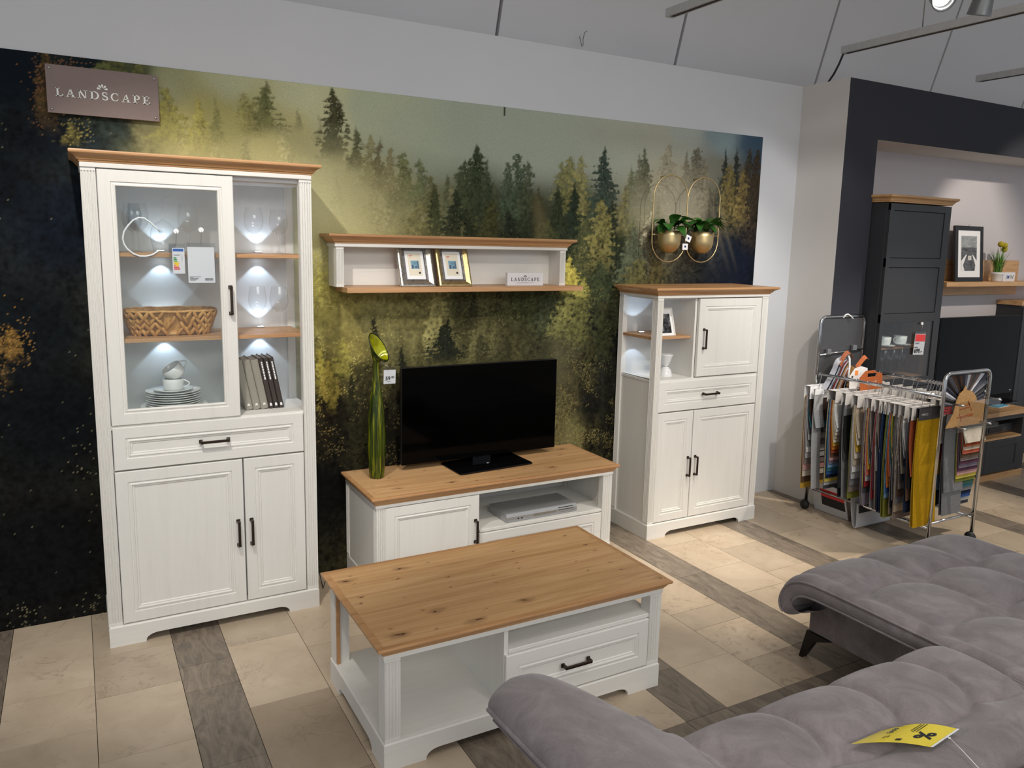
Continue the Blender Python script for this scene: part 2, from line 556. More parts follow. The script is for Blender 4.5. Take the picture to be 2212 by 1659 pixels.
def lay(x0, x1, y0, y1, m):
    g = 0.0011
    if y0 < -2.75 or x1 < -1.0 or x0 > 7.3:
        loose.box(x0 + g, x1 - g, y0 + g, y1 - g, -0.011, 0.0)
        return
    key = (round(x1 - x0, 3), round(y1 - y0, 3), m.name)
    if key not in tile_mesh:
        o = MB().box(g, x1 - x0 - g, g, y1 - y0 - g, -0.011, 0.0).build('floor_tile', m, fl)
        tile_mesh[key] = o
    else:
        o = tile_mesh[key].copy()
        COL.objects.link(o)
    o.location = (x0, y0, 0)
for k in range(-3, 10):
    xk = 0.237 + 0.802 * k
    for nm, x0, x1 in (('d', xk, xk + 0.200), ('a', xk + 0.200, xk + 0.501), ('b', xk + 0.501, xk + 0.802)):
        js = JOINTS.get(nm + str(k))
        if js is None:
            js = []
            y = random.uniform(-0.45, -0.12)
            while y > -1.8:
                js.append(round(y, 2)); y -= random.choice((0.30, 0.36, 0.45, 0.5))
        ys = [0.0] + [j for j in js if j > BAND1 + 0.05] + [BAND1]
        for y1, y0 in zip(ys[:-1], ys[1:]):
            m = M['stone_dark'] if nm == 'd' else (M['stone2'] if (nm + str(k) == 'a0' and y1 < -1.0) else (M['stone3'] if (k >= 2 and random.random() < 0.45) else M['stone']))
            lay(x0, x1, y0, y1, m)
        lay(x0, x1, BAND0, BAND1, M['stone_dark'])
        y = BAND0
        while y > -7.3:
            n = y - 0.45
            lay(x0, x1, n, y, M['stone_dark'] if nm == 'd' else M['stone'])
            y = n
lo = loose.build('floor_paving', M['stone'], fl)
tag(lo, kind='stuff')

# ------------------------------------------------------------------ walls
def wall_paint(name, c, rough=0.85):
    t = NT(name)
    v = t.coords()
    f = t.noise(v, 180, 2)
    f2 = t.noise(v, 1.3, 3)
    c = lin(c)
    t.base(t.ramp(f2, [(0.3, tuple(x * 0.965 for x in c)), (0.7, c)]))
    t.bump(f, 0.12, 0.0008)
    return t.set(rough, 0, Specular_IOR_Level=0.25)
M['wall'] = wall_paint('white_wall_paint', (214, 216, 219))
M['wall_warm'] = wall_paint('warm_white_wall_paint', (214, 210, 205))
M['wall_dark'] = wall_paint('anthracite_wall_paint', (55, 56, 63))
M['wall_niche'] = wall_paint('grey_lilac_wall_paint', (206, 200, 202))
def by_normal(o, fn, idx):
    for p in o.data.polygons:
        if fn(p.normal): p.material_index = idx
tag(MB().box(-3, 4.309, 0, 0.1, 0, 2.815).build('wall_back', M['wall']), kind='structure')
o = MB().box(4.309, 4.622, -0.377, 0.1, 0, 2.815).build('wall_return', [M['wall_warm'], M['wall_dark']])
by_normal(o, lambda n: n.y < -0.5, 1); tag(o, kind='structure')
o = MB().box(4.622, 9.0, -0.377, 0.1, 2.458, 2.815).build('wall_header', [M['wall_warm'], M['wall_dark']])
by_normal(o, lambda n: n.y < -0.5, 1); tag(o, kind='structure')
tag(MB().box(4.622, 9.0, 0, 0.1, 0, 2.458).build('wall_niche', M['wall_niche']), kind='structure')

# ------------------------------------------------------------------ ceiling
M['ceil'] = wall_paint('ceiling_paint', (222, 220, 220))
M['ceil_dark'] = plain('ceiling_joint', (66, 60, 58), 0.9)
M['track'] = plain('track_grey', (190, 190, 188), 0.5)
ce = MB().box(-5, 11, -7.5, 0.10, 4.10, 4.2).build('ceiling', M['ceil'])
tag(ce, kind='structure')
sl = lambda z: 0.40 - (z - 2.93) / 3.3
o = MB().loft([[(-5, sl(2.1) + 0.05, 2.1), (11, sl(2.1) + 0.05, 2.1), (11, sl(2.1) + 0.15, 2.1), (-5, sl(2.1) + 0.15, 2.1)],
               [(-5, sl(4.1) + 0.05, 4.1), (11, sl(4.1) + 0.05, 4.1), (11, sl(4.1) + 0.15, 4.1), (-5, sl(4.1) + 0.15, 4.1)]], True, True, True).build('ceiling_joint', M['ceil_dark'], ce)
xs = [2.19 - 1.338 * k for k in range(5, 0, -1)] + [2.19, 3.528, 4.866, 6.20, 7.53, 8.87, 10.2]
for x0, x1 in zip(xs[:-1], xs[1:]):
    g = 0.011
    MB().loft([[(x0 + g, sl(z), z), (x1 - g, sl(z), z), (x1 - g, sl(z) + 0.05, z), (x0 + g, sl(z) + 0.05, z)] for z in (2.1, 4.1)], True, True, True).build('ceiling_panel', M['ceil'], ce)

# ------------------------------------------------------------------ the forest wallpaper: a printed sheet, its print painted into point colours
def paint_mural():
    rng = np.random.default_rng(11)
    x0, x1, z1 = -0.90, 3.966, 2.457
    nx, nz = 885, 447
    gx, gz = np.meshgrid(np.linspace(x0, x1, nx), np.linspace(0, z1, nz))
    def L(c):
        c = np.asarray(c, float) / 255
        return np.where(c <= 0.04045, c / 12.92, ((c + 0.055) / 1.055) ** 2.4)
    def vnoise(fx, fz, seed):
        r = np.random.default_rng(seed)
        u = (gx - x0) * fx; w = gz * fz
        g = r.random((int(w.max()) + 3, int(u.max()) + 3))
        iu, iw = u.astype(int), w.astype(int)
        fu, fw_ = u - iu, w - iw
        fu = fu * fu * (3 - 2 * fu); fw_ = fw_ * fw_ * (3 - 2 * fw_)
        return (g[iw, iu] * (1 - fu) + g[iw, iu + 1] * fu) * (1 - fw_) + (g[iw + 1, iu] * (1 - fu) + g[iw + 1, iu + 1] * fu) * fw_
    def fbm(f, seed, n=5, ax=1.0):
        s, a, t = 0, 1.0, 0
        for i in range(n):
            s = s + a * vnoise(f * ax, f, seed + i); t += a; a *= 0.55; f *= 2.03
        return s / t
    CT = np.array([(0.3,2.4,150,152,112),(0.63,2.44,150,153,118),(0.92,2.41,150,152,118),(1.28,2.38,134,140,114),(1.79,2.34,122,130,114),(2.36,2.32,124,132,118),(2.84,2.38,130,134,118),(3.3,2.42,126,132,124),(3.61,2.42,96,112,115),(3.89,2.43,40,60,75),(0.42,2.16,165,158,95),(0.83,2.13,172,165,105),(0.75,2.29,140,138,85),(1.05,1.99,182,176,120),(1.14,1.82,180,175,115),(1.28,1.89,165,158,100),(1.4,1.82,140,135,80),(1.09,1.63,150,140,70),(1.04,1.45,150,140,64),(1.16,1.4,140,130,64),(1.28,1.33,126,120,68),(1.18,1.21,142,130,60),(1.53,1.3,108,102,56),(1.8,1.19,102,98,54),(2.1,1.17,80,76,44),(2.38,1.11,60,62,40),(2.49,1.04,72,66,44),(2.53,0.53,96,90,50),(1.66,1.83,84,86,50),(1.94,1.87,54,60,38),(2.23,1.85,44,52,34),(2.54,1.89,68,74,46),(2.81,1.76,42,48,32),(3.04,1.96,112,110,78),(3.15,2.05,150,142,112),(3.24,1.77,84,78,54),(3.0,1.54,50,52,32),(2.72,1.54,48,54,34),(2.55,1.54,92,94,48),(3.33,1.97,100,95,70),(3.52,2.01,80,76,58),(3.8,2.05,60,52,38),(3.66,1.78,24,32,44),(3.84,1.66,12,20,36),(3.44,1.57,30,32,30),(3.95,1.84,22,18,20),(4.02,1.54,10,16,30),(1.94,1.39,64,62,36),(2.24,1.33,60,62,36),(2.6,1.26,36,40,30),(2.74,1.09,16,20,18),(2.68,0.83,20,20,16),(2.73,0.54,18,18,12),(1.08,0.83,26,22,14),(1.17,0.68,22,22,14),(1.4,0.8,28,26,18),(1.02,0.47,11,11,11),(1.53,0.53,13,13,11),(2.11,0.46,13,13,11),(1.81,0.82,30,28,18),(1.03,1.08,96,88,38),(1.22,1.02,60,56,32),(1.38,1.05,80,76,44),(-0.22,2.38,10,20,30),(-0.11,2.12,8,16,24),(0.06,2.07,18,34,40),(0.17,2.14,32,46,44),(0.23,2.45,70,74,48),(0.04,2.43,14,28,34),(-0.08,1.74,8,16,26),(-0.23,1.35,10,16,20),(-0.18,0.94,7,11,15),(-0.22,0.32,11,12,14),(0.26,2.15,120,116,76),(-0.25,1.92,8,15,22),(-0.04,1.88,9,18,28),(0.14,2.4,60,66,44),(1.45,2.27,130,136,114),(1.61,2.19,126,134,114),(2.01,2.29,123,131,116),(2.28,2.21,124,131,116),(2.62,2.29,126,132,117),(3.13,2.3,134,136,120),(2.88,2.28,128,133,118),(1.05,2.32,148,148,112),(0.92,2.24,152,148,98),(0.58,2.25,146,142,84),(3.57,2.21,100,100,88)], float)
    cl = L(CT[:, 2:5])
    wx = gx + 0.10 * (fbm(5, 1, 4) - 0.5); wz = gz + 0.10 * (fbm(5, 21, 4) - 0.5)
    num = np.zeros((nz, nx, 3)); den = np.zeros((nz, nx))
    for (cx, cz, *_), c in zip(CT, cl):
        d2 = (wx - cx) ** 2 + (wz - cz) ** 2 + 1e-3
        w = d2 ** -2.0
        den += w; num += w[..., None] * c
    img = num / den[..., None]
    skyw = np.clip((gz - np.interp(gx, [-0.9, 0.3, 0.9, 1.6, 2.5, 3.4, 4.0], [2.6, 2.3, 2.15, 2.0, 1.95, 2.1, 2.3])) / 0.2, 0, 1) * np.clip((gx - 0.2) / 0.8, 0, 1)
    img = img * (1 + 0.75 * skyw[..., None])
    n1 = fbm(60, 40, 3); n2 = fbm(26, 50, 4); hf = rng.random((nz, nx))
    hf2 = rng.random((nz, nx)); hf2 = (hf2 + np.roll(hf2, 1, 0) + np.roll(hf2, 1, 1)) / 3
    # dense foliage texture below the tree line
    line = np.interp(gx, [-0.9, 0.2, 0.4, 0.9, 1.3, 1.6, 2.0, 2.5, 3.0, 3.4, 3.7, 4.0], [2.4, 2.35, 2.1, 2.0, 1.95, 1.82, 1.85, 1.82, 1.95, 2.0, 2.1, 2.1])
    bel = np.clip((line - gz) / 0.18, 0, 1)
    lum = img.mean(2)
    tex = 1 + bel * ((n1 - 0.5) * 1.6 + (n2 - 0.5) * 1.3 + (hf2 - 0.5) * 0.9) * np.clip(1.25 - lum * 4.2, 0.05, 1)
    img = img * np.clip(tex, 0.25, 2.4)[..., None]
    TR = [(-0.1,2.47,2.12,0.056,(98,74,32),0.55,0),(0.17,2.48,2.35,0.107,(92,94,48),0.8,0),(0.25,2.46,2.34,0.074,(98,98,50),0.7,0),(0.36,2.37,2.09,0.096,(122,118,52),0.85,0),(0.49,2.36,2.07,0.067,(138,132,62),0.9,1),(0.56,2.36,2.13,0.04,(104,104,58),0.9,1),(0.68,2.39,2.18,0.062,(132,128,70),0.8,0),(0.78,2.46,2.19,0.089,(92,96,54),0.95,1),(0.72,2.36,2.18,0.052,(112,108,58),0.7,0),(0.93,2.35,2.22,0.031,(128,128,84),0.7,1),(1.03,2.34,2.17,0.041,(120,118,74),0.5,1),(1.1,2.46,2.08,0.097,(66,66,40),1,1),(1.21,2.29,2.04,0.061,(78,78,50),0.95,1),(1.28,2.25,1.96,0.068,(112,106,64),0.8,0),(1.33,2.25,1.94,0.063,(92,84,54),0.9,1),(1.39,2.2,1.92,0.055,(112,100,62),0.8,0),(1.46,2.18,1.87,0.086,(100,104,62),0.95,0),(1.55,2.15,1.88,0.067,(90,98,62),0.95,0),(1.61,2.07,1.85,0.068,(88,88,50),0.9,0),(1.7,2.09,1.83,0.054,(84,88,60),0.9,1),(1.87,2.25,1.74,0.146,(50,60,38),1,1),(1.8,2.16,1.74,0.094,(62,70,44),0.95,0),(1.94,2.19,1.74,0.062,(58,68,46),0.95,1),(2.13,2.22,1.75,0.113,(62,76,54),0.95,0),(2.07,2.17,1.75,0.082,(66,80,58),0.9,0),(2.19,2.19,1.8,0.072,(64,72,48),0.9,0),(2.46,2.23,1.75,0.128,(118,116,62),0.9,0),(2.54,2.24,1.75,0.104,(128,124,72),0.9,0),(2.41,2.2,1.75,0.082,(108,108,62),0.85,0),(2.71,2.3,1.7,0.149,(50,64,54),1,1),(3.0,2.32,1.91,0.1,(86,88,66),0.95,1),(2.96,2.28,1.9,0.085,(98,98,76),0.8,1),(2.9,2.21,1.65,0.105,(92,96,66),0.9,1),(3.18,2.35,1.91,0.125,(140,132,108),0.8,0),(3.41,2.35,1.92,0.123,(98,94,74),0.95,0),(3.33,2.33,1.92,0.076,(104,98,78),0.8,1),(3.48,2.29,1.92,0.094,(110,102,80),0.7,0),(3.65,2.36,1.78,0.113,(46,50,42),1,1),(3.74,2.38,1.72,0.108,(40,42,36),1,1),(3.85,2.38,1.72,0.101,(52,46,34),1,0),(3.93,2.38,1.66,0.103,(50,42,30),1,0),(3.7,2.27,1.78,0.139,(104,92,46),0.8,0),(3.81,2.26,1.84,0.083,(112,96,48),0.7,0),(1.63,2.04,1.69,0.08,(58,64,36),0.95,1),(1.75,2.02,1.64,0.094,(40,46,30),0.95,1),(1.54,1.92,1.69,0.105,(112,108,62),0.8,0),(1.96,1.97,1.64,0.115,(70,70,36),0.9,0),(1.82,1.94,1.64,0.073,(40,46,28),0.9,1),(2.08,1.91,1.64,0.118,(36,42,28),0.95,1),(2.24,2.0,1.64,0.092,(40,48,32),0.95,1),(2.39,2.07,1.65,0.108,(42,52,36),0.95,1),(2.5,2.09,1.54,0.129,(38,48,34),1,1),(2.32,1.88,1.54,0.138,(74,80,44),0.8,0),(2.6,1.89,1.43,0.147,(70,74,44),0.9,0),(2.78,2.0,1.37,0.216,(38,46,30),1,1),(2.7,2.0,1.54,0.122,(112,106,54),0.85,0),(2.94,1.87,1.43,0.144,(74,82,62),0.9,1),(2.86,2.09,1.76,0.083,(104,100,58),0.8,1),(2.48,1.66,1.43,0.117,(176,164,62),1,1),(2.59,1.54,1.37,0.1,(136,130,56),1,1),(2.71,1.65,1.32,0.137,(52,60,36),1,1),(2.99,1.65,1.37,0.182,(86,84,46),0.9,0),(3.13,1.65,1.42,0.15,(80,72,38),0.8,0),(1.8,1.64,1.31,0.112,(56,58,32),0.8,0),(1.97,1.62,1.23,0.147,(62,62,34),0.8,0),(2.17,1.64,1.22,0.153,(58,62,34),0.85,0),(2.36,1.54,1.16,0.141,(56,64,42),0.9,0),(2.44,1.4,1.16,0.117,(104,104,54),0.9,0),(2.57,1.43,1.1,0.135,(88,88,44),0.9,0),(2.73,1.4,0.97,0.153,(46,48,26),0.95,0),(2.48,1.43,1.27,0.098,(120,118,60),0.9,0),(1.71,1.33,1.06,0.1,(26,30,20),1,1),(1.69,1.29,1.04,0.139,(28,32,22),1,1),(1.92,1.23,1.02,0.076,(52,50,30),0.9,0),(2.06,1.23,0.96,0.09,(56,54,34),0.8,0),(1.86,1.49,1.23,0.063,(34,34,20),0.8,1),(1.77,1.44,1.19,0.045,(46,44,26),0.7,1),(1.3,1.39,1.16,0.033,(40,40,28),1,1),(1.45,1.2,0.95,0.053,(30,32,22),1,1),(2.24,1.27,1.0,0.094,(60,60,36),0.8,0),(1.53,1.05,0.79,0.043,(30,30,20),0.9,1),(1.02,1.63,1.4,0.056,(150,142,54),0.6,0),(1.13,1.24,1.0,0.073,(140,132,50),0.7,0),(1.01,1.2,0.94,0.047,(150,138,46),0.9,0),(1.06,1.13,0.83,0.062,(126,112,38),0.9,0),(1.18,1.07,0.47,0.07,(34,34,18),1,1),(1.23,1.01,0.47,0.045,(38,38,20),1,1),(1.03,0.93,0.54,0.063,(30,26,14),1,0),(1.11,0.95,0.51,0.063,(26,24,14),1,0),(1.35,0.91,0.45,0.079,(24,24,14),1,1),(1.45,0.93,0.44,0.08,(22,22,14),1,0),(2.54,1.04,0.7,0.068,(62,58,34),0.9,0),(2.49,0.88,0.62,0.053,(70,64,34),0.9,0),(2.46,0.74,0.45,0.054,(70,62,32),0.9,0),(2.65,1.21,0.81,0.089,(50,48,26),0.9,0),(2.73,0.71,0.39,0.085,(44,40,20),0.9,0),(2.78,1.03,0.38,0.078,(26,26,18),0.9,0),(2.66,0.63,0.4,0.055,(44,40,20),0.8,0),(-0.01,2.19,2.09,0.052,(110,100,40),0.5,0),(-0.29,1.35,1.18,0.056,(120,90,34),0.75,0),(-0.32,1.2,1.08,0.023,(70,54,26),0.6,0)]
    def tree(k, tx, zt, zb, hw, c, al, st, fade=0.85):
        i0 = max(0, int((tx - hw * 1.5 - x0) / (x1 - x0) * (nx - 1))); i1 = min(nx, int((tx + hw * 1.5 - x0) / (x1 - x0) * (nx - 1)) + 2)
        j0 = max(0, int(zb / z1 * (nz - 1))); j1 = min(nz, int(zt / z1 * (nz - 1)) + 2)
        if i1 <= i0 or j1 <= j0: return
        X = gx[j0:j1, i0:i1]; Z = gz[j0:j1, i0:i1]
        t = np.clip((zt - Z) / (zt - zb), 0, 1)
        nb = 11 if st else 7
        ph = t * nb * (0.7 + 0.6 * (zt - zb) / 0.5) + rng.random()
        side = (X > tx) * 0.37
        saw = 1 - ((ph + side) % 1.0)
        nn = n1[j0:j1, i0:i1] - 0.5; nl = n2[j0:j1, i0:i1] - 0.5
        env = 1.25 * hw * (0.04 + (t ** (0.80 if st else 0.5)) * (1.0 if st else 0.9))
        wdt = env * (0.58 + 0.42 * (1 - saw)) * (1 + 1.5 * nl + 1.2 * nn)
        dist = np.abs(X - tx - 0.006 * np.sin(t * 9 + k))
        m = np.clip((wdt - dist) / 0.012, 0, 1)
        gaps = np.clip((hf[j0:j1, i0:i1] + n1[j0:j1, i0:i1] - 0.55) * 3.5 + (1.2 if st else 0.7) * (1 - dist / (env + 1e-4)), 0, 1)
        m = m * gaps * al * np.clip(1.15 - fade * t ** 2.0, 0.0, 1) * np.clip((1 - t) / 0.22, 0, 1)
        col = L(c) * (1 + 1.5 * nn[..., None] + 0.9 * (hf2[j0:j1, i0:i1, None] - 0.5))
        lit = np.clip((tx - X) / hw * 0.5 + 0.35 * rng.random(), -0.2, 0.6)
        col = col * (1 + 0.45 * lit[..., None])
        img[j0:j1, i0:i1] = img[j0:j1, i0:i1] * (1 - m[..., None]) + np.clip(col, 0, 1) * m[..., None]
    # drifting fog in front of the trees
    def fog(cx, cz, sx, sz, c, a, f=4, seed=0):
        nonlocal img
        w = np.exp(-((wx - cx) / sx) ** 2 - ((wz - cz) / sz) ** 2) * a * np.clip(0.25 + 1.5 * fbm(f, 100 + seed, 4), 0, 1.1)
        w = np.clip(w, 0, 1)[..., None]
        img = img * (1 - w) + L(c) * w
    fog(0.83, 2.02, 0.40, 0.10, (174, 168, 116), 0.7, 5, 1)
    fog(1.02, 1.86, 0.30, 0.20, (186, 182, 134), 0.9, 5, 2)
    fog(1.45, 1.84, 0.34, 0.14, (160, 156, 108), 0.6, 6, 4)
    fog(3.20, 2.04, 0.20, 0.28, (160, 154, 130), 0.75, 5, 6)
    fog(3.0, 2.36, 0.5, 0.06, (156, 154, 138), 0.5, 5, 8)
    fog(1.55, 1.23, 0.45, 0.10, (120, 116, 72), 0.6, 4, 10)
    rf = np.random.default_rng(77)
    def filler(n, xa, xb, dz0, dz1, h0, h1, w0, w1, al, gain):
        for i in range(n):
            x = rf.uniform(xa, xb)
            zt = np.interp(x, [0.3, 0.9, 1.3, 1.6, 2.0, 2.5, 3.0, 3.4, 3.7, 4.0], [2.25, 2.3, 2.15, 2.05, 2.08, 2.08, 2.12, 2.22, 2.25, 2.25]) - rf.uniform(dz0, dz1)
            h = rf.uniform(h0, h1)
            ii = min(nx - 1, max(0, int((x - x0) / (x1 - x0) * (nx - 1)))); jj = min(nz - 1, max(0, int((zt - 0.5 * h) / z1 * (nz - 1))))
            c = img[jj, ii] * gain * rf.uniform(0.55, 1.35)
            c8 = np.where(c <= 0.0031308, c * 12.92, 1.055 * np.clip(c, 1e-6, 1) ** (1 / 2.4) - 0.055) * 255
            tree(200 + i, x, zt, zt - h, rf.uniform(w0, w1), tuple(c8), al, int(rf.random() < 0.6), 0.6)
    filler(60, 1.5, 3.95, 0.0, 0.25, 0.25, 0.45, 0.05, 0.10, 0.75, 0.9)
    filler(22, 0.35, 1.5, 0.0, 0.2, 0.2, 0.35, 0.04, 0.08, 0.4, 0.85)
    for k, a in enumerate(TR[:43]): tree(k, *a, 0.6 if a[0] > 1.6 else 0.85)
    fog(0.95, 1.98, 0.45, 0.09, (178, 172, 122), 0.55, 6, 3)
    fog(1.25, 1.95, 0.16, 0.13, (166, 158, 108), 0.5, 6, 5)
    fog(0.42, 2.08, 0.16, 0.09, (166, 158, 104), 0.6, 6, 5)
    fog(3.28, 2.00, 0.17, 0.17, (152, 146, 124), 0.85, 6, 7)
    fog(3.02, 1.96, 0.16, 0.14, (140, 136, 110), 0.6, 6, 17)
    fog(3.72, 1.55, 0.20, 0.30, (14, 22, 36), 0.9, 4, 18)
    filler(90, 1.55, 3.4, 0.15, 0.7, 0.25, 0.5, 0.05, 0.11, 0.8, 0.95)
    filler(70, 1.2, 2.9, 0.7, 1.5, 0.2, 0.4, 0.04, 0.09, 0.7, 0.95)
    for k, a in enumerate(TR[43:]): tree(k + 43, *a, 0.6)
    fog(2.28, 1.86, 0.05, 0.14, (130, 118, 76), 0.5, 6, 9)
    fog(1.05, 1.72, 0.26, 0.12, (168, 162, 108), 0.6, 6, 13)
    fog(2.50, 0.52, 0.07, 0.20, (104, 100, 62), 0.7, 5, 11)
    fog(2.42, 1.02, 0.08, 0.2, (90, 86, 58), 0.55, 5, 12)
    # a few light shafts at the right
    for a, b in ((3.42, 0.03), (3.55, 0.02), (3.62, 0.015)):
        w = np.exp(-(((gx - a) - 0.45 * (2.0 - gz)) / b) ** 2) * np.clip((2.05 - gz) / 0.1, 0, 1) * np.clip((gz - 1.55) / 0.4, 0, 1) * 0.35
        img = img * (1 - w[..., None]) + L((120, 112, 90)) * w[..., None]
    # sunlit leaf specks
    def specks(mask, p, c, seed, gain=1.0):
        r = np.random.default_rng(seed)
        s = (r.random((nz, nx)) < p * mask) * (0.35 + 0.65 * r.random((nz, nx))) * gain
        s = np.clip(s, 0, 1)[..., None]
        img[:] = img * (1 - s) + L(c) * s
    clump = np.clip((fbm(9, 70, 4) - 0.48) * 6, 0, 1)
    G = lambda cx, cz, sx, sz: np.exp(-((gx - cx) / sx) ** 2 - ((gz - cz) / sz) ** 2)
    mid = np.clip((gx - 1.5) / 0.3, 0, 1) * np.clip((1.95 - gz) / 0.3, 0, 1) * np.clip((3.35 - gx) / 0.3, 0, 1)
    specks(clump * mid, 0.12, (140, 132, 74), 1, 0.6)
    low = np.clip((1.05 - gz) / 0.2, 0, 1) * np.clip((gz - 0.42) / 0.12, 0, 1) * np.clip((gx - 0.85) / 0.1, 0, 1)
    specks(clump * low, 0.13, (146, 130, 76), 2, 0.7)
    specks(clump * (G(1.02, 1.5, 0.12, 0.3) + G(1.2, 1.22, 0.16, 0.12)), 0.3, (200, 188, 96), 3, 0.8)
    specks(G(1.06, 0.98, 0.06, 0.14) * np.clip(clump * 2, 0, 1), 0.4, (190, 164, 66), 4, 0.9)
    specks(G(-0.29, 1.27, 0.06, 0.08), 0.30, (176, 126, 46), 5, 0.8)
    specks(G(-0.33, 1.12, 0.03, 0.06), 0.2, (130, 96, 44), 6)
    specks(G(-0.11, 2.32, 0.035, 0.11) + 0.7 * G(-0.02, 2.42, 0.08, 0.04), 0.35, (146, 100, 56), 7, 0.8)
    specks(G(-0.0, 2.16, 0.05, 0.05), 0.25, (170, 156, 76), 8, 0.8)
    specks(G(2.6, 0.6, 0.16, 0.25) * clump, 0.16, (150, 136, 76), 9, 0.7)
    specks(np.clip((0.25 - gx) / 0.2, 0, 1) * np.clip(clump, 0.05, 1), 0.003, (140, 132, 100), 10, 0.7)
    specks(G(-0.05, 0.06, 0.04, 0.06) + G(-0.32, 0.05, 0.05, 0.07) + 0.3 * G(-0.05, 0.75, 0.05, 0.2), 0.08, (160, 150, 110), 12, 0.8)
    # the cut left open in the sheet at the top
    s = (np.abs(gx - 2.036) < 0.004) & (gz > 2.41)
    img[s] *= 0.15
    img = np.clip(1.12 * (img * 0.88 + 0.12 * img.mean(2, keepdims=True)), 0.0, 1)
    vs = np.empty((nz * nx, 3), np.float32)
    vs[:, 0] = gx.ravel(); vs[:, 1] = -0.004; vs[:, 2] = gz.ravel()
    idx = np.arange(nz * nx).reshape(nz, nx)
    quads = np.stack([idx[:-1, :-1], idx[:-1, 1:], idx[1:, 1:], idx[1:, :-1]], -1).reshape(-1, 4)
    # thin rim so that the sheet has an edge
    rim = np.concatenate([idx[0, :], idx[1:, -1], idx[-1, -2::-1], idx[-2:0, 0]])
    rv = vs[rim].copy(); rv[:, 1] = 0.0
    ro = np.arange(len(rim)) + len(vs)
    rq = np.stack([rim, ro, np.roll(ro, -1), np.roll(rim, -1)], -1)
    allv = np.concatenate([vs, rv]); q = np.concatenate([quads, rq])
    cols = np.concatenate([img.reshape(-1, 3), img.reshape(-1, 3)[rim]])
    me = bpy.data.meshes.new('forest_mural')
    me.vertices.add(len(allv)); me.vertices.foreach_set('co', allv.ravel())
    me.loops.add(q.size); me.loops.foreach_set('vertex_index', q.ravel().astype(np.int32))
    me.polygons.add(len(q)); me.polygons.foreach_set('loop_start', np.arange(0, q.size, 4, dtype=np.int32))
    me.update(calc_edges=True)
    at = me.color_attributes.new('print', 'FLOAT_COLOR', 'POINT')
    at.data.foreach_set('color', np.concatenate([cols, np.ones((len(cols), 1))], 1).astype(np.float32).ravel())
    t = NT('printed_forest_wallpaper')
    a = t.n('ShaderNodeAttribute', attribute_name='print')
    v = t.coords((1, 1, 1), 'Object')
    f = t.noise(v, 420, 2)
    t.base(t.mix(0.6, a.outputs['Color'], t.ramp(f, [(0.3, (0.7,) * 3), (0.7, (1.3,) * 3)]), 'MULTIPLY'))
    t.set(0.7, 0, Specular_IOR_Level=0.10)
    me.materials.append(t.m)
    o = bpy.data.objects.new('forest_mural', me)
    COL.objects.link(o)
    tag(o, 'wide wallpaper print of misty conifer forest covering the white back wall', 'mural')
paint_mural()

# ------------------------------------------------------------------ furniture builders
def rect_ring(x0, x1, z0, z1, i, y):
    return [(x0 + i, y, z0 + i), (x1 - i, y, z0 + i), (x1 - i, y, z1 - i), (x0 + i, y, z1 - i)]
FRONT_PROFILE = [(0, 0.0025), (0.0025, 0.0), (0.046, 0.0), (0.048, 0.0045), (0.0535, 0.0035), (0.058, 0.0010), (0.0615, 0.0015), (0.064, 0.0065), (0.0695, 0.0060), (0.073, 0.0095)]
def framed_front(name, x0, x1, z0, z1, y, mat, parent, thick=0.02, k=1.0):
    """a panelled door or drawer front facing -y with mitred mouldings"""
    mb = MB()
    rings = [rect_ring(x0, x1, z0, z1, 0, y + thick)] + [rect_ring(x0, x1, z0, z1, i * k, y + d) for i, d in FRONT_PROFILE]
    mb.loft(rings, True, True, True)
    return mb.build(name, mat, parent)
def glazed_front(name, x0, x1, z0, z1, y, mat, parent, thick=0.022):
    mb = MB()
    prof = [(0, thick)] + FRONT_PROFILE[:8] + [(0.064, thick)]
    mb.loft([rect_ring(x0, x1, z0, z1, i, y + d) for i, d in prof], True, loop=True)
    o = mb.build(name, mat, parent)
    MB().box(x0 + 0.060, x1 - 0.060, y + 0.010, y + 0.013, z0 + 0.060, z1 - 0.060).build('pane', M['glass'], o, fix=False)
    return o
def bow_handle(x, z, y, vertical, parent, length=0.112):
    """flat bow handle standing off a front at depth y (front faces -y)"""
    mb = MB()
    h = length / 2
    def b(a0, a1, w, d0, d1):
        if vertical: mb.box(x - w, x + w, y + d0, y + d1, z + a0, z + a1)
        else: mb.box(x + a0, x + a1, y + d0, y + d1, z - w, z + w)
    b(-h, h, 0.0055, -0.030, -0.022)
    for s in (-1, 1):
        b(s * h - 0.006 if s > 0 else -h - 0.003, h + 0.003 if s > 0 else -h + 0.006, 0.0065, -0.0285, 0.0)
        b(s * h - 0.0075, s * h + 0.0075, 0.0085, -0.004, 0.0)
    return mb.build('handle', M['bronze'], parent, bevel=0.0012)
def flute(a, b, k=4, depth=0.010):
    """profile points from a to b with k rounded ribs: (position, depth inwards)"""
    pts = [(a, 0.0)]
    m = 0.10 * (b - a)
    w = (b - a - 2 * m) / k
    for i in range(k):
        for t in (0.06, 0.16, 0.34, 0.5, 0.66, 0.84, 0.94):
            pts.append((a + m + (i + t) * w, depth * (1 - math.sin(PI * t) ** 0.5)))
    pts.append((b, 0.0))
    return pts
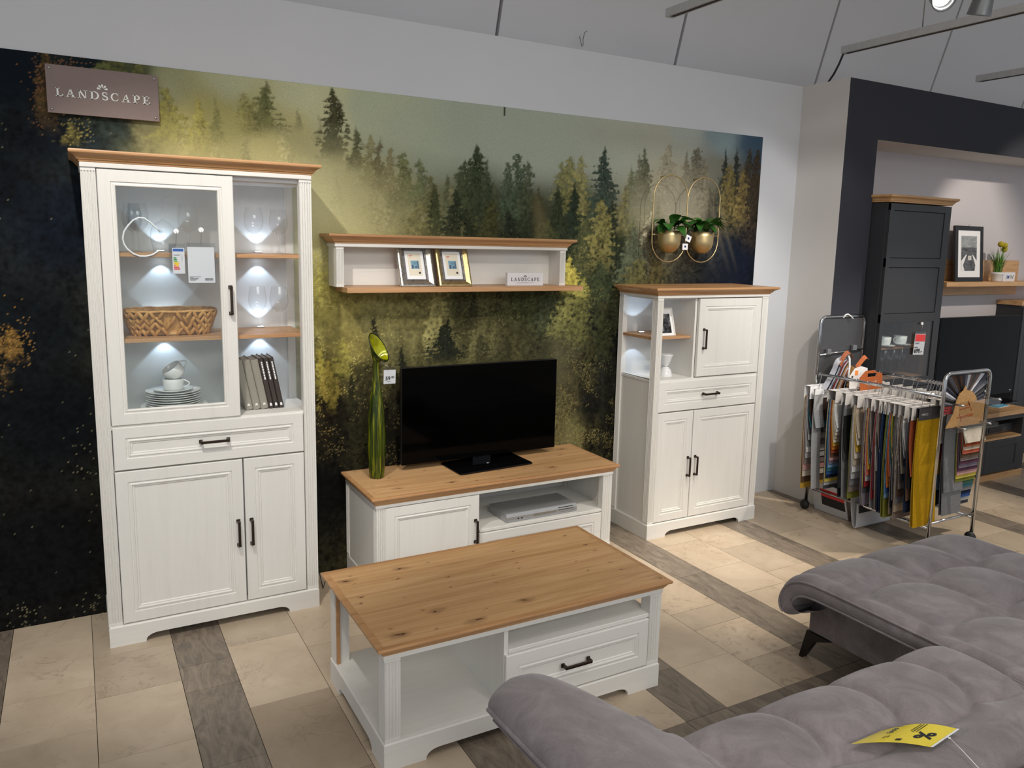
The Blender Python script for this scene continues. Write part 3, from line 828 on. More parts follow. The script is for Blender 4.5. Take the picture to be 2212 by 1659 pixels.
def post(name, x0, x1, y0, y1, z0, z1, mat, parent, front=True, left=False, right=False, k=4):
    """a square post, fluted on the sides asked for"""
    poly = []
    if front: poly += [(p, y0 + d) for p, d in flute(x0, x1, k)]
    else: poly += [(x0, y0), (x1, y0)]
    if right: poly += [(x1 - d, p) for p, d in flute(y0, y1, 3)][1:]
    else: poly += [(x1, y1)]
    poly += [(x0, y1)]
    if left: poly += [(x0 + d, p) for p, d in flute(y0, y1, 3)][::-1][1:-1]
    mb = MB().prism(poly, 'z', z0 + 0.012, z1 - 0.012)
    mb.box(x0, x1, y0, y1, z0, z0 + 0.012).box(x0, x1, y0, y1, z1 - 0.012, z1)
    return mb.build(name, mat, parent)
CROWN = [(0.000, 0.000), (0.003, 0.002), (0.004, 0.008), (0.009, 0.010), (0.013, 0.018), (0.019, 0.0245), (0.026, 0.0285), (0.031, 0.0305), (0.034, 0.034), (0.0345, 0.040), (0.033, 0.0445), (0.030, 0.0455)]
def crown(name, x0, x1, y0, y1, z, mat, parent, s=1.0, sz=1.0, back=False, cap=True):
    """moulded top: rectangles that widen with height; y0 front, y1 back at the wall"""
    rings = []
    for o, h in CROWN:
        o *= s; h *= sz
        b = o if back else 0
        rings.append([(x0 - o, y0 - o, z + h), (x1 + o, y0 - o, z + h), (x1 + o, y1 + b, z + h), (x0 - o, y1 + b, z + h)])
    mb = MB()
    mb.loft(rings, True, True, True)
    return mb.build(name, mat, parent)
def arch_board(w, h, foot, r=0.05, lift=0.034):
    """outline of a plinth board with a low arch between two feet"""
    poly = [(0, 0), (foot, 0), (foot, 0.006)]
    for i in range(1, 7):
        a = PI / 2 * i / 6
        poly.append((foot + r * (1 - math.cos(a)), 0.006 + (lift - 0.006) * math.sin(a)))
    for i in range(6, -1, -1):
        a = PI / 2 * i / 6
        poly.append((w - foot - r * (1 - math.cos(a)), 0.006 + (lift - 0.006) * math.sin(a)))
    poly += [(w - foot, 0), (w, 0), (w, h), (0, h)]
    return poly
def plinth(x0, x1, y0, y1, h, parent, foot=0.14, side_arch=False, t=0.016):
    mb = MB()
    mb.prism([(x0 + a, b) for a, b in arch_board(x1 - x0, h - 0.008, foot)], 'y', y0, y0 + t)
    for xa, xb in ((x0, x0 + t), (x1 - t, x1)):
        if side_arch:
            mb.prism([(y0 + t + a, b) for a, b in arch_board(y1 - y0 - t, h - 0.008, 0.11)], 'x', xa, xb)
        else:
            mb.box(xa, xb, y0 + t, y1, 0, h - 0.008)
    if side_arch:
        mb.prism([(x0 + t + a, b) for a, b in arch_board(x1 - x0 - 2 * t, h - 0.008, foot)], 'y', y1 - t, y1)
    # small bead on top
    mb.loft([[(x0 - o, y0 - o, z), (x1 + o, y0 - o, z), (x1 + o, y1, z), (x0 - o, y1, z)] for o, z in ((0.0, h - 0.008), (0.0, h - 0.005), (-0.003, h - 0.001), (-0.005, h))], True, True, True)
    return mb.build('plinth', M['white_x'], parent)
def led_clip(x, y, z, parent, shelf_t=0.016, back=True):
    """small clip lamp on the rear edge of a glass or wood shelf, shining up and down"""
    o = MB().box(x - 0.017, x + 0.017, y - 0.012, y + 0.012, z + 0.0005, z + 0.006).box(x - 0.017, x + 0.017, y - 0.012, y + 0.012, z - shelf_t - 0.006, z - shelf_t - 0.0005).build('clip_lamp', M['steel'], parent, bevel=0.001)
    MB().box(x - 0.014, x + 0.014, y - 0.008, y + 0.009, z + 0.0058, z + 0.0066).build('lens', M['led'], o)
    MB().box(x - 0.014, x + 0.014, y - 0.008, y + 0.009, z - shelf_t - 0.0066, z - shelf_t - 0.0058).build('lens', M['led'], o)
    base = Vector(parent.location)
    for s, zz in ((1, z + 0.012), (-1, z - shelf_t - 0.012)):
        d = bpy.data.lights.new('clip_lamp_light', 'SPOT')
        d.energy = LED_POWER
        d.color = (0.62, 0.79, 1.0)
        d.spot_size = math.radians(84); d.spot_blend = 0.12; d.shadow_soft_size = 0.006
        l = bpy.data.objects.new('clip_lamp_light', d)
        COL.objects.link(l)
        l.location = base + Vector((x, y, zz))
        l.rotation_euler = Vector((0, 0.10, s)).to_track_quat('-Z', 'Y').to_euler()
LED_POWER = 0.9

# ------------------------------------------------------------------ tall display cabinet
V = thing('display_cabinet', 'tall white display cabinet with oak cornice and a half open glass door', 'cabinet', (0, -0.008, 0))
VF = -0.360           # door face
plinth(0, 0.890, -0.368, 0, 0.090, V)
MB().box(0.004, 0.022, -0.34, 0, 0.09, 0.955).box(0.004, 0.040, -0.022, 0, 0.955, 1.987).build('side_panel', M['white_z'], V)
MB().box(0.868, 0.886, -0.34, 0, 0.09, 0.955).box(0.850, 0.886, -0.022, 0, 0.955, 1.987).build('side_panel', M['white_z'], V)
MB().box(0.022, 0.868, -0.010, 0, 0.09, 1.987).build('back_panel', M['inner'], V)
MB().box(0.004, 0.010, -0.322, -0.022, 0.957, 1.985).build('side_pane', M['glass'], V, fix=False)
MB().box(0.880, 0.886, -0.322, -0.022, 0.957, 1.985).build('side_pane', M['glass'], V, fix=False)
post('pilaster', 0.000, 0.053, -0.360, -0.322, 0.090, 1.987, M['white_z'], V)
post('pilaster', 0.836, 0.889, -0.360, -0.322, 0.090, 1.987, M['white_z'], V)
MB().box(0.022, 0.868, -0.352, -0.010, 0.936, 0.955).build('display_floor', M['white_x'], V, bevel=0.002)
MB().box(0.022, 0.868, -0.335, -0.010, 0.09, 0.108).build('bottom_board', M['white_x'], V)
MB().box(0.053, 0.836, -0.335, -0.317, 0.758, 0.768).build('rail', M['white_x'], V)
MB().box(0.010, 0.880, -0.335, -0.010, 1.969, 1.987).build('top_board', M['inner'], V)
for z in (1.309, 1.660):
    o = MB().box(0.024, 0.866, -0.330, -0.018, z - 0.016, z).build('shelf_board', M['oak_shelf'], V, bevel=0.001)
MB().box(-0.001, 0.890, -0.366, 0, 1.987, 2.006).build('cornice', M['white_x'], V, bevel=0.002)
crown('crown', 0.0, 0.890, -0.364, 0, 2.006, M['oak_edge'], V, 1.05)
gd = glazed_front('glass_door', 0.056, 0.561, 0.957, 1.984, VF, M['white_z'], V)
bow_handle(0.536, 1.465, VF, True, gd)
dr = framed_front('drawer', 0.057, 0.833, 0.767, 0.948, VF, M['white_x'], V)
bow_handle(0.449, 0.858, VF, False, dr)
d1 = framed_front('door', 0.056, 0.561, 0.094, 0.760, VF, M['white_z'], V)
bow_handle(0.535, 0.423, VF, True, d1)
d2 = framed_front('door', 0.567, 0.833, 0.094, 0.760, VF, M['white_z'], V)
bow_handle(0.592, 0.421, VF, True, d2)
MB().box(0.022, 0.868, -0.325, -0.012, 0.110, 0.934).build('carcass', M['inner'], V)
for x in (0.297, 0.717):
    for z in (1.309, 1.660):
        led_clip(x, -0.050, z, V)

# ------------------------------------------------------------------ wall shelf
WS = thing('wall_shelf', 'white wall shelf with oak top and oak bottom board above the television', 'shelf', (0, -0.006, 0))
MB().box(1.075, 2.360, -0.014, 0, 1.505, 1.700).build('back_panel', M['white_x'], WS)
post('side_post', 1.062, 1.100, -0.134, 0, 1.504, 1.697, M['white_z'], WS, True, False, False)
post('side_post', 2.333, 2.371, -0.134, 0, 1.504, 1.697, M['white_z'], WS, True, False, False)
MB().box(1.056, 2.378, -0.140, 0, 1.697, 1.714).build('cornice', M['white_x'], WS, bevel=0.002)
crown('crown', 1.056, 2.378, -0.140, 0, 1.714, M['oak_edge'], WS, 1.1)
MB().box(1.094, 2.447, -0.206, -0.004, 1.478, 1.504).build('shelf_board', M['oak_shelf'], WS, bevel=0.0015)

# ------------------------------------------------------------------ television board
T = thing('tv_cabinet', 'low white cabinet with knotty oak top carrying the television', 'cabinet', (1.107, -0.006, 0))
TW, TD = 1.421, 0.512                       # top size
bx0, bx1, by0, by1 = 0.028, TW - 0.028, -TD + 0.028, -0.006
plinth(bx0, bx1, by0 - 0.004, by1, 0.085, T, 0.12)
for xa in (bx0 + 0.004, bx1 - 0.020):
    MB().box(xa, xa + 0.016, by0 + 0.036, by1 - 0.038, 0.085, 0.480).build('side_panel', M['white_z'], T)
post('corner_post', bx0, bx0 + 0.045, by0, by0 + 0.040, 0.085, 0.486, M['white_z'], T, True, True, False)
post('corner_post', bx1 - 0.062, bx1, by0, by0 + 0.040, 0.085, 0.486, M['white_z'], T, True, False, True)
post('corner_post', bx0, bx0 + 0.030, by1 - 0.040, by1, 0.085, 0.486, M['white_z'], T, False, True, False)
post('corner_post', bx1 - 0.030, bx1, by1 - 0.040, by1, 0.085, 0.486, M['white_z'], T, False, False, True)
xo = 1.680 - 1.107
bk = MB().box(bx0 + 0.030, xo, by1 - 0.012, by1, 0.085, 0.486).box(xo, bx1 - 0.030, by1 - 0.012, by1, 0.085, 0.440).box(xo, xo + 0.26, by1 - 0.012, by1, 0.440, 0.486).box(xo + 0.34, bx1 - 0.030, by1 - 0.012, by1, 0.440, 0.486)
bk.build('back_panel', M['inner'], T)
ho = MB()
ho.prism([(xo + 0.30 + 0.034 * math.cos(2 * PI * i / 20), 0.455 + 0.034 * math.sin(2 * PI * i / 20)) for i in range(20)], 'y', by1 - 0.016, by1 - 0.0125)
ho.build('cable_grommet', M['black'], T)
MB().box(xo - 0.008, xo + 0.008, by0 + 0.022, by1 - 0.012, 0.085, 0.480).build('divider', M['white_z'], T)
MB().box(xo + 0.008, bx1 - 0.020, by0 + 0.006, by1 - 0.012, 0.270, 0.287).build('shelf_board', M['white_x'], T, bevel=0.002)
MB().box(bx0 + 0.02, bx1 - 0.02, by0 + 0.03, by1 - 0.012, 0.085, 0.101).build('bottom_board', M['white_x'], T)
MB().box(bx0 - 0.004, bx1 + 0.004, by0 - 0.004, by1, 0.480, 0.496).build('cornice', M['white_x'], T, bevel=0.002)
crown('tabletop_edge', bx0 - 0.003, bx1 + 0.003, by0 - 0.003, by1 - 0.003, 0.496, M['oak_edge'], T, 0.72, 0.93, cap=True)
MB().box(0.020, TW - 0.020, -TD + 0.020, by1 - 0.016, 0.5380, 0.5386).build('tabletop', M['oak_top'], T)
d = framed_front('door', 1.181 - 1.107, 1.678 - 1.107, 0.092, 0.476, by0, M['white_z'], T)
bow_handle(1.657 - 1.107, 0.288, by0, True, d)
d = framed_front('drawer', 1.685 - 1.107, bx1 - 0.064, 0.092, 0.266, by0, M['white_x'], T)
bow_handle(2.07 - 1.107, 0.178, by0, False, d)

# ------------------------------------------------------------------ coffee table
CT_ = thing('coffee_table', 'white coffee table with large knotty oak top in front of the sofa', 'table', (0.730, -1.692, 0))
CW, CD, CH = 1.198, 0.687, 0.448
ix, iy = 0.026, 0.030
plinth(ix, CW - ix, iy, CD - iy, 0.098, CT_, 0.15, True)
MB().box(ix + 0.02, CW - ix - 0.02, iy + 0.02, CD - iy - 0.02, 0.070, 0.0985).build('base_board', M['white_x'], CT_)
pz0, pz1 = 0.098, 0.398
for (xa, ya, f) in ((ix + 0.004, iy + 0.004, True), (CW - ix - 0.059, iy + 0.004, True), (ix + 0.004, CD - iy - 0.059, False), (CW - ix - 0.059, CD - iy - 0.059, False)):
    post('leg', xa, xa + 0.055, ya, ya + 0.055, pz0, pz1, M['white_z'], CT_, f, xa < 0.5 and f, xa > 0.5 and f)
MB().box(ix + 0.008, ix + 0.022, CD - iy - 0.068, CD - iy - 0.060, pz0, pz1).build('raw_strip', M['oak_edge'], CT_)
dx = 0.475
MB().box(dx, dx + 0.016, iy + 0.016, CD - iy - 0.02, pz0, pz1).build('divider', M['white_z'], CT_)
MB().box(dx + 0.016, CW - ix - 0.030, iy + 0.010, CD - iy - 0.02, 0.300, 0.316).build('shelf_board', M['white_x'], CT_, bevel=0.002)
MB().box(dx + 0.016, CW - ix - 0.044, CD - iy - 0.034, CD - iy - 0.02, pz0, 0.300).build('back_panel', M['white_x'], CT_)
MB().box(CW - ix - 0.046, CW - ix - 0.030, iy + 0.060, CD - iy - 0.062, pz0, 0.300).build('side_panel', M['white_z'], CT_)
d = framed_front('drawer', dx + 0.002, CW - ix - 0.062, 0.104, 0.298, iy, M['white_x'], CT_)
bow_handle(0.770, 0.205, iy, False, d)
MB().box(ix, CW - ix, iy, CD - iy, 0.394, 0.412).build('cornice', M['white_x'], CT_, bevel=0.002)
crown('tabletop_edge', ix, CW - ix, iy, CD - iy, 0.412, M['oak_edge'], CT_, 0.76, 0.79, back=True)
MB().box(0.024, CW - 0.024, 0.027, CD - 0.027, 0.4477, 0.4483).build('tabletop', M['oak_top'], CT_)

# ------------------------------------------------------------------ highboard
HB = thing('highboard', 'white highboard with open corner shelf and oak top in the right corner', 'cabinet', (2.842, -0.020, 0))
HW, HD = 0.880, 0.373
plinth(0, HW, -HD, 0, 0.092, HB, 0.14)
HF = -HD + 0.006
sx = 0.004
MB().box(sx + 0.010, sx + 0.024, HF + 0.04, -0.034, 0.092, 0.962).build('side_panel', M['white_z'], HB)
MB().box(HW - 0.022, HW - 0.004, HF + 0.04, 0, 0.092, 1.440).build('side_panel', M['white_z'], HB)
post('corner_post', sx, sx + 0.042, HF, HF + 0.046, 0.092, 1.440, M['white_z'], HB, True, True, False)
post('corner_post', sx, sx + 0.034, -0.040, 0, 0.092, 1.440, M['white_z'], HB, False, True, False)
post('pilaster', HW - 0.054, HW - 0.004, HF, HF + 0.040, 0.092, 1.440, M['white_z'], HB, True, False, True)
MB().box(sx + 0.02, HW - 0.02, -0.012, 0, 0.092, 1.440).build('back_panel', M['inner'], HB)
MB().box(sx + 0.006, HW - 0.020, HF + 0.010, -0.010, 0.945, 0.962).build('display_floor', M['white_x'], HB, bevel=0.002)
MB().box(sx + 0.022, HW - 0.022, HF + 0.03, -0.012, 0.092, 0.110).build('bottom_board', M['white_x'], HB)
px = 3.150 - 2.842
MB().box(px - 0.004, px + 0.012, HF + 0.024, -0.012, 0.962, 1.440).build('partition', M['white_z'], HB)
MB().box(px + 0.012, HW - 0.022, HF + 0.036, -0.014, 0.964, 1.436).build('cupboard_box', M['inner'], HB)
MB().box(sx + 0.026, HW - 0.024, HF + 0.036, -0.014, 0.112, 0.943).build('cupboard_box', M['inner'], HB)
MB().box(0.010, px - 0.004, HF + 0.050, -0.014, 1.196, 1.212).build('shelf_board', M['oak_shelf'], HB, bevel=0.001)
MB().box(0, HW, -HD + 0.002, 0, 1.440, 1.456).build('cornice', M['white_x'], HB, bevel=0.002)
MB().box(0.03, px, HF + 0.03, -0.012, 1.430, 1.440).build('top_board', M['inner'], HB)
crown('crown', 0, HW, -HD + 0.003, 0, 1.456, M['oak_edge'], HB, 1.25, 0.98)
d = framed_front('door', px + 0.012, HW - 0.058, 0.968, 1.434, HF, M['white_z'], HB)
bow_handle(3.206 - 2.842 - 0.004, 1.195, HF, True, d)
d = framed_front('drawer', 2.885 - 2.842, HW - 0.058, 0.771, 0.948, HF, M['white_x'], HB)
bow_handle(3.280 - 2.842, 0.861, HF, False, d)
xm = 3.160 - 2.842
d = framed_front('door', 2.890 - 2.842, xm - 0.002, 0.097, 0.764, HF, M['white_z'], HB)
bow_handle(xm - 0.028, 0.421, HF, True, d)
d = framed_front('door', xm + 0.003, HW - 0.058, 0.097, 0.764, HF, M['white_z'], HB)
bow_handle(xm + 0.030, 0.421, HF, True, d)
led_clip(0.105, -0.100, 1.212, HB)

# ------------------------------------------------------------------ wine glasses
def wine_profile(h, r):
    return [(0.034, 0.0), (0.033, 0.0015), (0.012, 0.005), (0.005, 0.010), (0.0036, 0.03), (0.0036, h * 0.38), (0.006, h * 0.42), (r * 0.55, h * 0.47), (r * 0.86, h * 0.55), (r, h * 0.66), (r * 0.97, h * 0.78), (r * 0.86, h * 0.91), (r * 0.78, h)]
def wine_glass(x, y, z, h, r, label, group=None, inverted=False):
    t = thing('wine_glass', label, 'glass', (x, y, z), 0, group)
    p = wine_profile(h, r)
    def flip(q): return [(a, h - b) for a, b in q] if inverted else q
    foot = MB(); foot.loft([[(a * math.cos(2 * PI * i / 24), a * math.sin(2 * PI * i / 24), b) for i in range(24)] for a, b in flip(p[:7])], True, smooth=True)
    foot.build('stem', M['wine_thin'], t)
    bowl = MB(); bowl.loft([[(a * math.cos(2 * PI * i / 28), a * math.sin(2 * PI * i / 28), b) for i in range(28)] for a, b in flip(p[6:])], True, smooth=True)
    bowl.build('bowl', M['wine_thin'], t)
    return t
def thin_glass(name):
    """thin-walled blown glass: mostly clear, mirror-like and a little darker at grazing angles"""
    t = NT(name)
    t.t.nodes.remove(t.b)
    lw = t.n('ShaderNodeLayerWeight'); lw.inputs[0].default_value = 0.5
    tr = t.n('ShaderNodeBsdfTransparent')
    t.l(t.ramp(lw.outputs['Facing'], [(0.0, (1.0,) * 3), (0.72, (0.985,) * 3), (0.9, (0.90,) * 3), (1.0, (0.5,) * 3)]), tr.inputs[0])
    gl = t.n('ShaderNodeBsdfGlossy'); gl.inputs['Roughness'].default_value = 0.04
    pw = t.n('ShaderNodeMath', operation='POWER'); pw.inputs[1].default_value = 5.0
    t.l(lw.outputs['Facing'], pw.inputs[0])
    fr = t.n('ShaderNodeMapRange'); fr.inputs['To Min'].default_value = 0.06; fr.inputs['To Max'].default_value = 0.85
    t.l(pw.outputs[0], fr.inputs['Value'])
    mx = t.n('ShaderNodeMixShader')
    t.l(fr.outputs[0], mx.inputs[0]); t.l(tr.outputs[0], mx.inputs[1]); t.l(gl.outputs[0], mx.inputs[2])
    t.l(mx.outputs[0], t.t.nodes['Material Output'].inputs[0])
    return t.m
M['wine_thin'] = thin_glass('thin_blown_glass')
DY = -0.008
wine_glass(0.682, -0.150, 1.660, 0.208, 0.042, 'clear wine glass left on the upper open shelf of the tall cabinet')
wine_glass(0.792, -0.150, 1.660, 0.202, 0.041, 'clear wine glass right on the upper open shelf of the tall cabinet')
wine_glass(0.680, -0.195, 1.309, 0.205, 0.040, 'clear wine glass left on the lower open shelf of the tall cabinet')
wine_glass(0.769, -0.228, 1.309, 0.205, 0.041, 'clear wine glass right on the lower open shelf above the books')
wine_glass(0.188, -0.085, 1.660, 0.205, 0.040, 'rear clear wine glass behind the white reflection loop in the glass door')
wine_glass(0.205, -0.165, 1.660, 0.205, 0.042, 'front clear wine glass behind the white reflection loop in the glass door')
wine_glass(0.300, -0.190, 1.660, 0.235, 0.052, 'large wine glass standing upside down behind the glass door', None, True)
wine_glass(0.398, -0.200, 1.660, 0.205, 0.042, 'clear wine glass partly hidden by the white price card')

# white tube loop standing in for a bright reflection in the glass door
M['reflection_white'] = plain('white_reflection', (236, 236, 244), 0.35, var=0.01)
lp = [(0.275, 1.748), (0.26, 1.764), (0.239, 1.785), (0.218, 1.8), (0.198, 1.801), (0.178, 1.791), (0.158, 1.769), (0.142, 1.744), (0.136, 1.718), (0.14, 1.694), (0.15, 1.676), (0.171, 1.657), (0.195, 1.647), (0.22, 1.647), (0.243, 1.654), (0.264, 1.669)]
t = thing('reflection_loop', 'white loop standing in for a light reflection inside the glass door', 'cable', (0.20, -0.355, 1.72))
MB().tube([(x - 0.20, 0.014, z - 1.72) for x, z in lp], 0.0035, 8).build('cable', M['reflection_white'], t)
MB().prism([(0.275 - 0.20 + 0.008 * math.cos(a * PI / 6), 1.748 - 1.72 + 0.008 * math.sin(a * PI / 6)) for a in range(12)], 'y', -0.001, 0.012).build('suction_cup', M['wine_thin'], t)

# energy label and price card hanging from suction hooks on the glass door
M['paper_bright'] = plain('bright_card', (240, 240, 240), 0.7, var=0.01)
COLR = {n: plain('print_' + n, c, 0.7, var=0.01) for n, c in dict(blue=(32, 92, 170), green=(40, 140, 70), lime=(150, 190, 50), yellow=(244, 206, 40), orange=(240, 150, 70), red=(214, 60, 60), navy=(30, 52, 110), cyan=(90, 170, 200)).items()}
FY = VF - 0.008 + 0.010
def hook(t, x, z, zt):
    MB().prism([(x + 0.010 * math.cos(a * PI / 9), z + 0.010 * math.sin(a * PI / 9)) for a in range(18)], 'y', -0.006, -0.0005).build('suction_cup', M['paper_bright'], t)
    MB().tube([(x, -0.006, z - 0.002), (x + 0.002, -0.011, z - 0.006), (x, -0.010, z - 0.012), (x - 0.003, -0.009, zt)], 0.0009, 6).build('hook', M['steel'], t)
t = thing('energy_label', 'small energy label with coloured arrows hanging on the glass door', 'label', (0, FY, 0))
hook(t, 0.333, 1.751, 1.694)
MB().box(0.302, 0.364, -0.0085, -0.0075, 1.575, 1.700).build('sleeve', M['sleeve'], t, fix=False)
c = MB().box(0.314, 0.361, -0.0072, -0.0065, 1.578, 1.683).build('card', M['paper_bright'], t)
MB().box(0.317, 0.357, -0.0077, -0.0072, 1.669, 1.680).build('blue_header', COLR['blue'], t)
for k, (cn, w) in enumerate((('green', 0.010), ('green', 0.012), ('lime', 0.014), ('yellow', 0.016), ('orange', 0.017), ('red', 0.019), ('red', 0.022))):
    z = 1.6395 - k * 0.0075
    MB().prism([(0.318, z), (0.318 + w, z), (0.318 + w + 0.003, z + 0.0025), (0.318 + w, z + 0.005), (0.318, z + 0.005)], 'y', -0.0077, -0.0072).build('arrow', COLR[cn], t)
MB().prism([(0.322, 1.623), (0.341, 1.623), (0.3315, 1.604)], 'y', -0.0081, -0.0077).build('warning_triangle', COLR['yellow'], t)
MB().box(0.350, 0.3508, -0.0077, -0.0072, 1.63, 1.650).box(0.319, 0.345, -0.0077, -0.0072, 1.655, 1.656).box(0.319, 0.340, -0.0077, -0.0072, 1.651, 1.652).build('small_print', M['ink'], t)
t = thing('price_card', 'blank white price card in a clear sleeve hanging on the glass door', 'price card', (0, FY, 0))
hook(t, 0.429, 1.759, 1.698)
MB().box(0.368, 0.481, -0.0095, -0.0085, 1.537, 1.705).build('sleeve', M['sleeve'], t, fix=False)
MB().box(0.372, 0.477, -0.0080, -0.0070, 1.540, 1.688).build('card', M['paper_bright'], t)
pm = MB()
for k, w in enumerate((0.043, 0.012, 0.034, 0.030, 0.022)):
    pm.box(0.378, 0.378 + w, -0.0084, -0.0080, 1.5640 - k * 0.0035, 1.5655 - k * 0.0035)
pm.build('small_print', M['ink'], t)
bc = MB(); random.seed(2); x = 0.436
while x < 0.468:
    w = random.choice((0.0005, 0.0008, 0.0013)); bc.box(x, x + w, -0.0084, -0.0080, 1.549, 1.559); x += w + random.choice((0.0006, 0.001))
bc.build('barcode', M['ink'], t)

# ------------------------------------------------------------------ woven basket
M['reed'] = wood('water_hyacinth', ((150, 100, 46), (196, 146, 82), (224, 178, 112)), 'z', 0.5, False)
t = thing('woven_basket', 'brown woven reed basket on the lower shelf behind the glass door', 'basket', (0.312, -0.178, 1.309))
def oval(a, sx_, sy_, n=3.2):
    c, s = math.cos(a), math.sin(a)
    return (sx_ * math.copysign(abs(c) ** (2 / n), c), sy_ * math.copysign(abs(s) ** (2 / n), s))
def bring(tt):
    return 0.150 + 0.036 * tt, 0.082 + 0.030 * tt, 0.100 * tt + 0.003
mb = MB()
for kk in range(2):
    rings = []
    seq = [(0, 0.001)] + [(i / 5, 0.0) for i in range(6)]
    for tt, _ in seq:
        sx_, sy_, zz = bring(tt)
        rings.append([(*oval(2 * PI * i / 48, sx_ - 0.008 - 0.006 * kk, sy_ - 0.008 - 0.006 * kk), zz + 0.002 * kk) for i in range(48)])
    mb.loft(rings, True, True, False, smooth=True)
mb.build('liner', M['reed'], t)
leaf = MB().ball((0, 0, 0), 1.0, 8, (0.0088, 0.0085, 0.0255)).build('strand', M['reed'], t)
first = True
for row in range(4):
    n = 46 - row
    for i in range(n):
        a = 2 * PI * (i + (0.5 if row % 2 else 0)) / n
        tt = 0.15 + row * 0.235
        sx_, sy_, zz = bring(tt)
        x, y = oval(a, sx_, sy_)
        x2, y2 = oval(a + 0.02, sx_, sy_)
        o = leaf if first else leaf.copy()
        if not first: COL.objects.link(o)
        first = False
        o.location = (x * 1.012, y * 1.012, zz)
        tang = math.atan2(y2 - y, x2 - x)
        tilt = (0.52 if i % 2 else -0.52) + random.uniform(-0.1, 0.1)
        o.rotation_euler = (Matrix.Rotation(tang, 4, 'Z') @ Matrix.Rotation(0.28, 4, 'X') @ Matrix.Rotation(tilt, 4, 'Y')).to_euler()
sx_, sy_, zz = bring(1.02)
MB().tube([(*oval(2 * PI * i / 60, sx_, sy_), zz + 0.0015 * math.sin(i * 1.9)) for i in range(60)], 0.0055, 8, True).build('rim', M['reed'], t)

# ------------------------------------------------------------------ crockery behind the glass door
def plate(r, rim):
    pr_ = [(0.0001, 0.003), (r * 0.55, 0.003), (r * 0.62, 0.001), (r * 0.66, 0.001), (r * 0.74, rim * 0.45), (r, rim), (r + 0.001, rim + 0.0015), (r - 0.001, rim + 0.0025), (r * 0.72, rim * 0.45 + 0.004), (r * 0.6, 0.006), (0.0001, 0.006)]
    return MB().lathe(pr_, 40)
def put(o, label, cat, group, loc, first=None):
    return tag(o, label, cat, group)
px, py = 0.312, -0.185
zz = 0.9555
proto = None
for k in range(3):
    if proto is None:
        o = proto = plate(0.136, 0.018).build('dinner_plate', M['porcelain'])
    else:
        o = proto.copy(); COL.objects.link(o)
    o.location = (px + random.uniform(-.003, .003), py, zz)
    tag(o, 'large white dinner plate at the bottom of the plate stack', 'plate', 'large plates under the plate stack')
    zz += 0.0095
zz += 0.001
proto = None
for k in range(7):
    if proto is None:
        o = proto = plate(0.112, 0.016).build('dessert_plate', M['porcelain'])
    else:
        o = proto.copy(); COL.objects.link(o)
    o.location = (px + random.uniform(-.002, .002), py, zz)
    tag(o, 'white dessert plate in the upper part of the plate stack', 'plate', 'dessert plates in the plate stack')
    zz += 0.0098
o = plate(0.080, 0.012).build('saucer', M['porcelain'], loc=(px, py, zz)); zz += 0.0065
tag(o, 'small white saucer on top of the plate stack under a cup', 'saucer')
def cup(name, label, r, h, handle_angle=0.0):
    t = thing(name, label, 'cup')
    MB().lathe([(0.0001, 0.0), (r * 0.78, 0.0), (r * 0.86, 0.002), (r * 0.94, h * 0.2), (r, h * 0.55), (r * 1.01, h), (r * 0.985, h + 0.001), (r * 0.95, h * 0.98), (r * 0.93, h * 0.5), (r * 0.85, 0.006), (0.0001, 0.005)], 32).build('body', M['porcelain'], t)
    pts = [Vector((r * 0.97 + 0.026 * math.sin(PI * i / 10) * (1.0), 0, h * 0.92 - h * 0.72 * i / 10)) for i in range(11)]
    MB().tube([rz(handle_angle) @ p for p in pts], 0.0032, 8).build('handle', M['porcelain'], t)
    return t
t = cup('coffee_cup', 'upright white coffee cup on the saucer of the plate stack', 0.043, 0.050, -0.35); t.location = (px, py, zz)
t = cup('coffee_cup', 'tilted white coffee cup lying on top of the upright cup', 0.043, 0.052, 0.15)
t.rotation_euler = (0.12, -0.62, 0.0); t.location = (px + 0.020, py, zz + 0.060)

# ------------------------------------------------------------------ books beside them
M['book_grey'] = plain('grey_beige_cloth', (150, 146, 134), 0.8, var=0.05, scale=300)
M['book_dark'] = plain('dark_brown_cover', (62, 54, 50), 0.6, var=0.05, scale=200)
def book(x, w, h, d, mat, label, group, dark, lean=0.185):
    t = thing('book', label, 'book', (x, -0.118, 0.9555))
    t.rotation_euler = (0, -lean, 0)
    e = 0.0022
    cv = MB()
    cv.prism([(0, -d), (w * 0.15, -d - 0.004), (w * 0.5, -d - 0.006), (w * 0.85, -d - 0.004), (w, -d), (w, -d + 0.004), (0, -d + 0.004)], 'z', 0.0, h)
    cv.box(0, e, -d, 0.006, 0, h).box(w - e, w, -d, 0.006, 0, h)
    cv.build('cover', mat, t)
    MB().box(e, w - e, -d + 0.004, 0, 0.003, h - 0.003).build('pages', M['paper'], t)
    if dark:
        s = MB()
        z = h * 0.93
        random.seed(9)
        for L_ in (0.010, 0.008, 0.014, 0.012, 0.016, 0.010, 0.018):
            s.box(w * 0.36, w * 0.64, -d - 0.0066, -d - 0.0058, z - L_ * 0.8, z); z -= L_
        s.build('title_print', M['paper_bright'], t)
        MB().prism([(w * 0.28, 0.012), (w * 0.72, 0.012), (w * 0.7, 0.022), (w * 0.5, 0.027), (w * 0.3, 0.022)], 'y', -d - 0.0068, -d - 0.0055).build('emblem', M['paper_bright'], t)
    else:
        MB().prism([(w * 0.3, 0.018), (w * 0.72, 0.018), (w * 0.62, 0.027), (w * 0.45, 0.029)], 'y', -d - 0.0068, -d - 0.0055).build('emblem', M['paper'], t)
    return t
x = 0.603
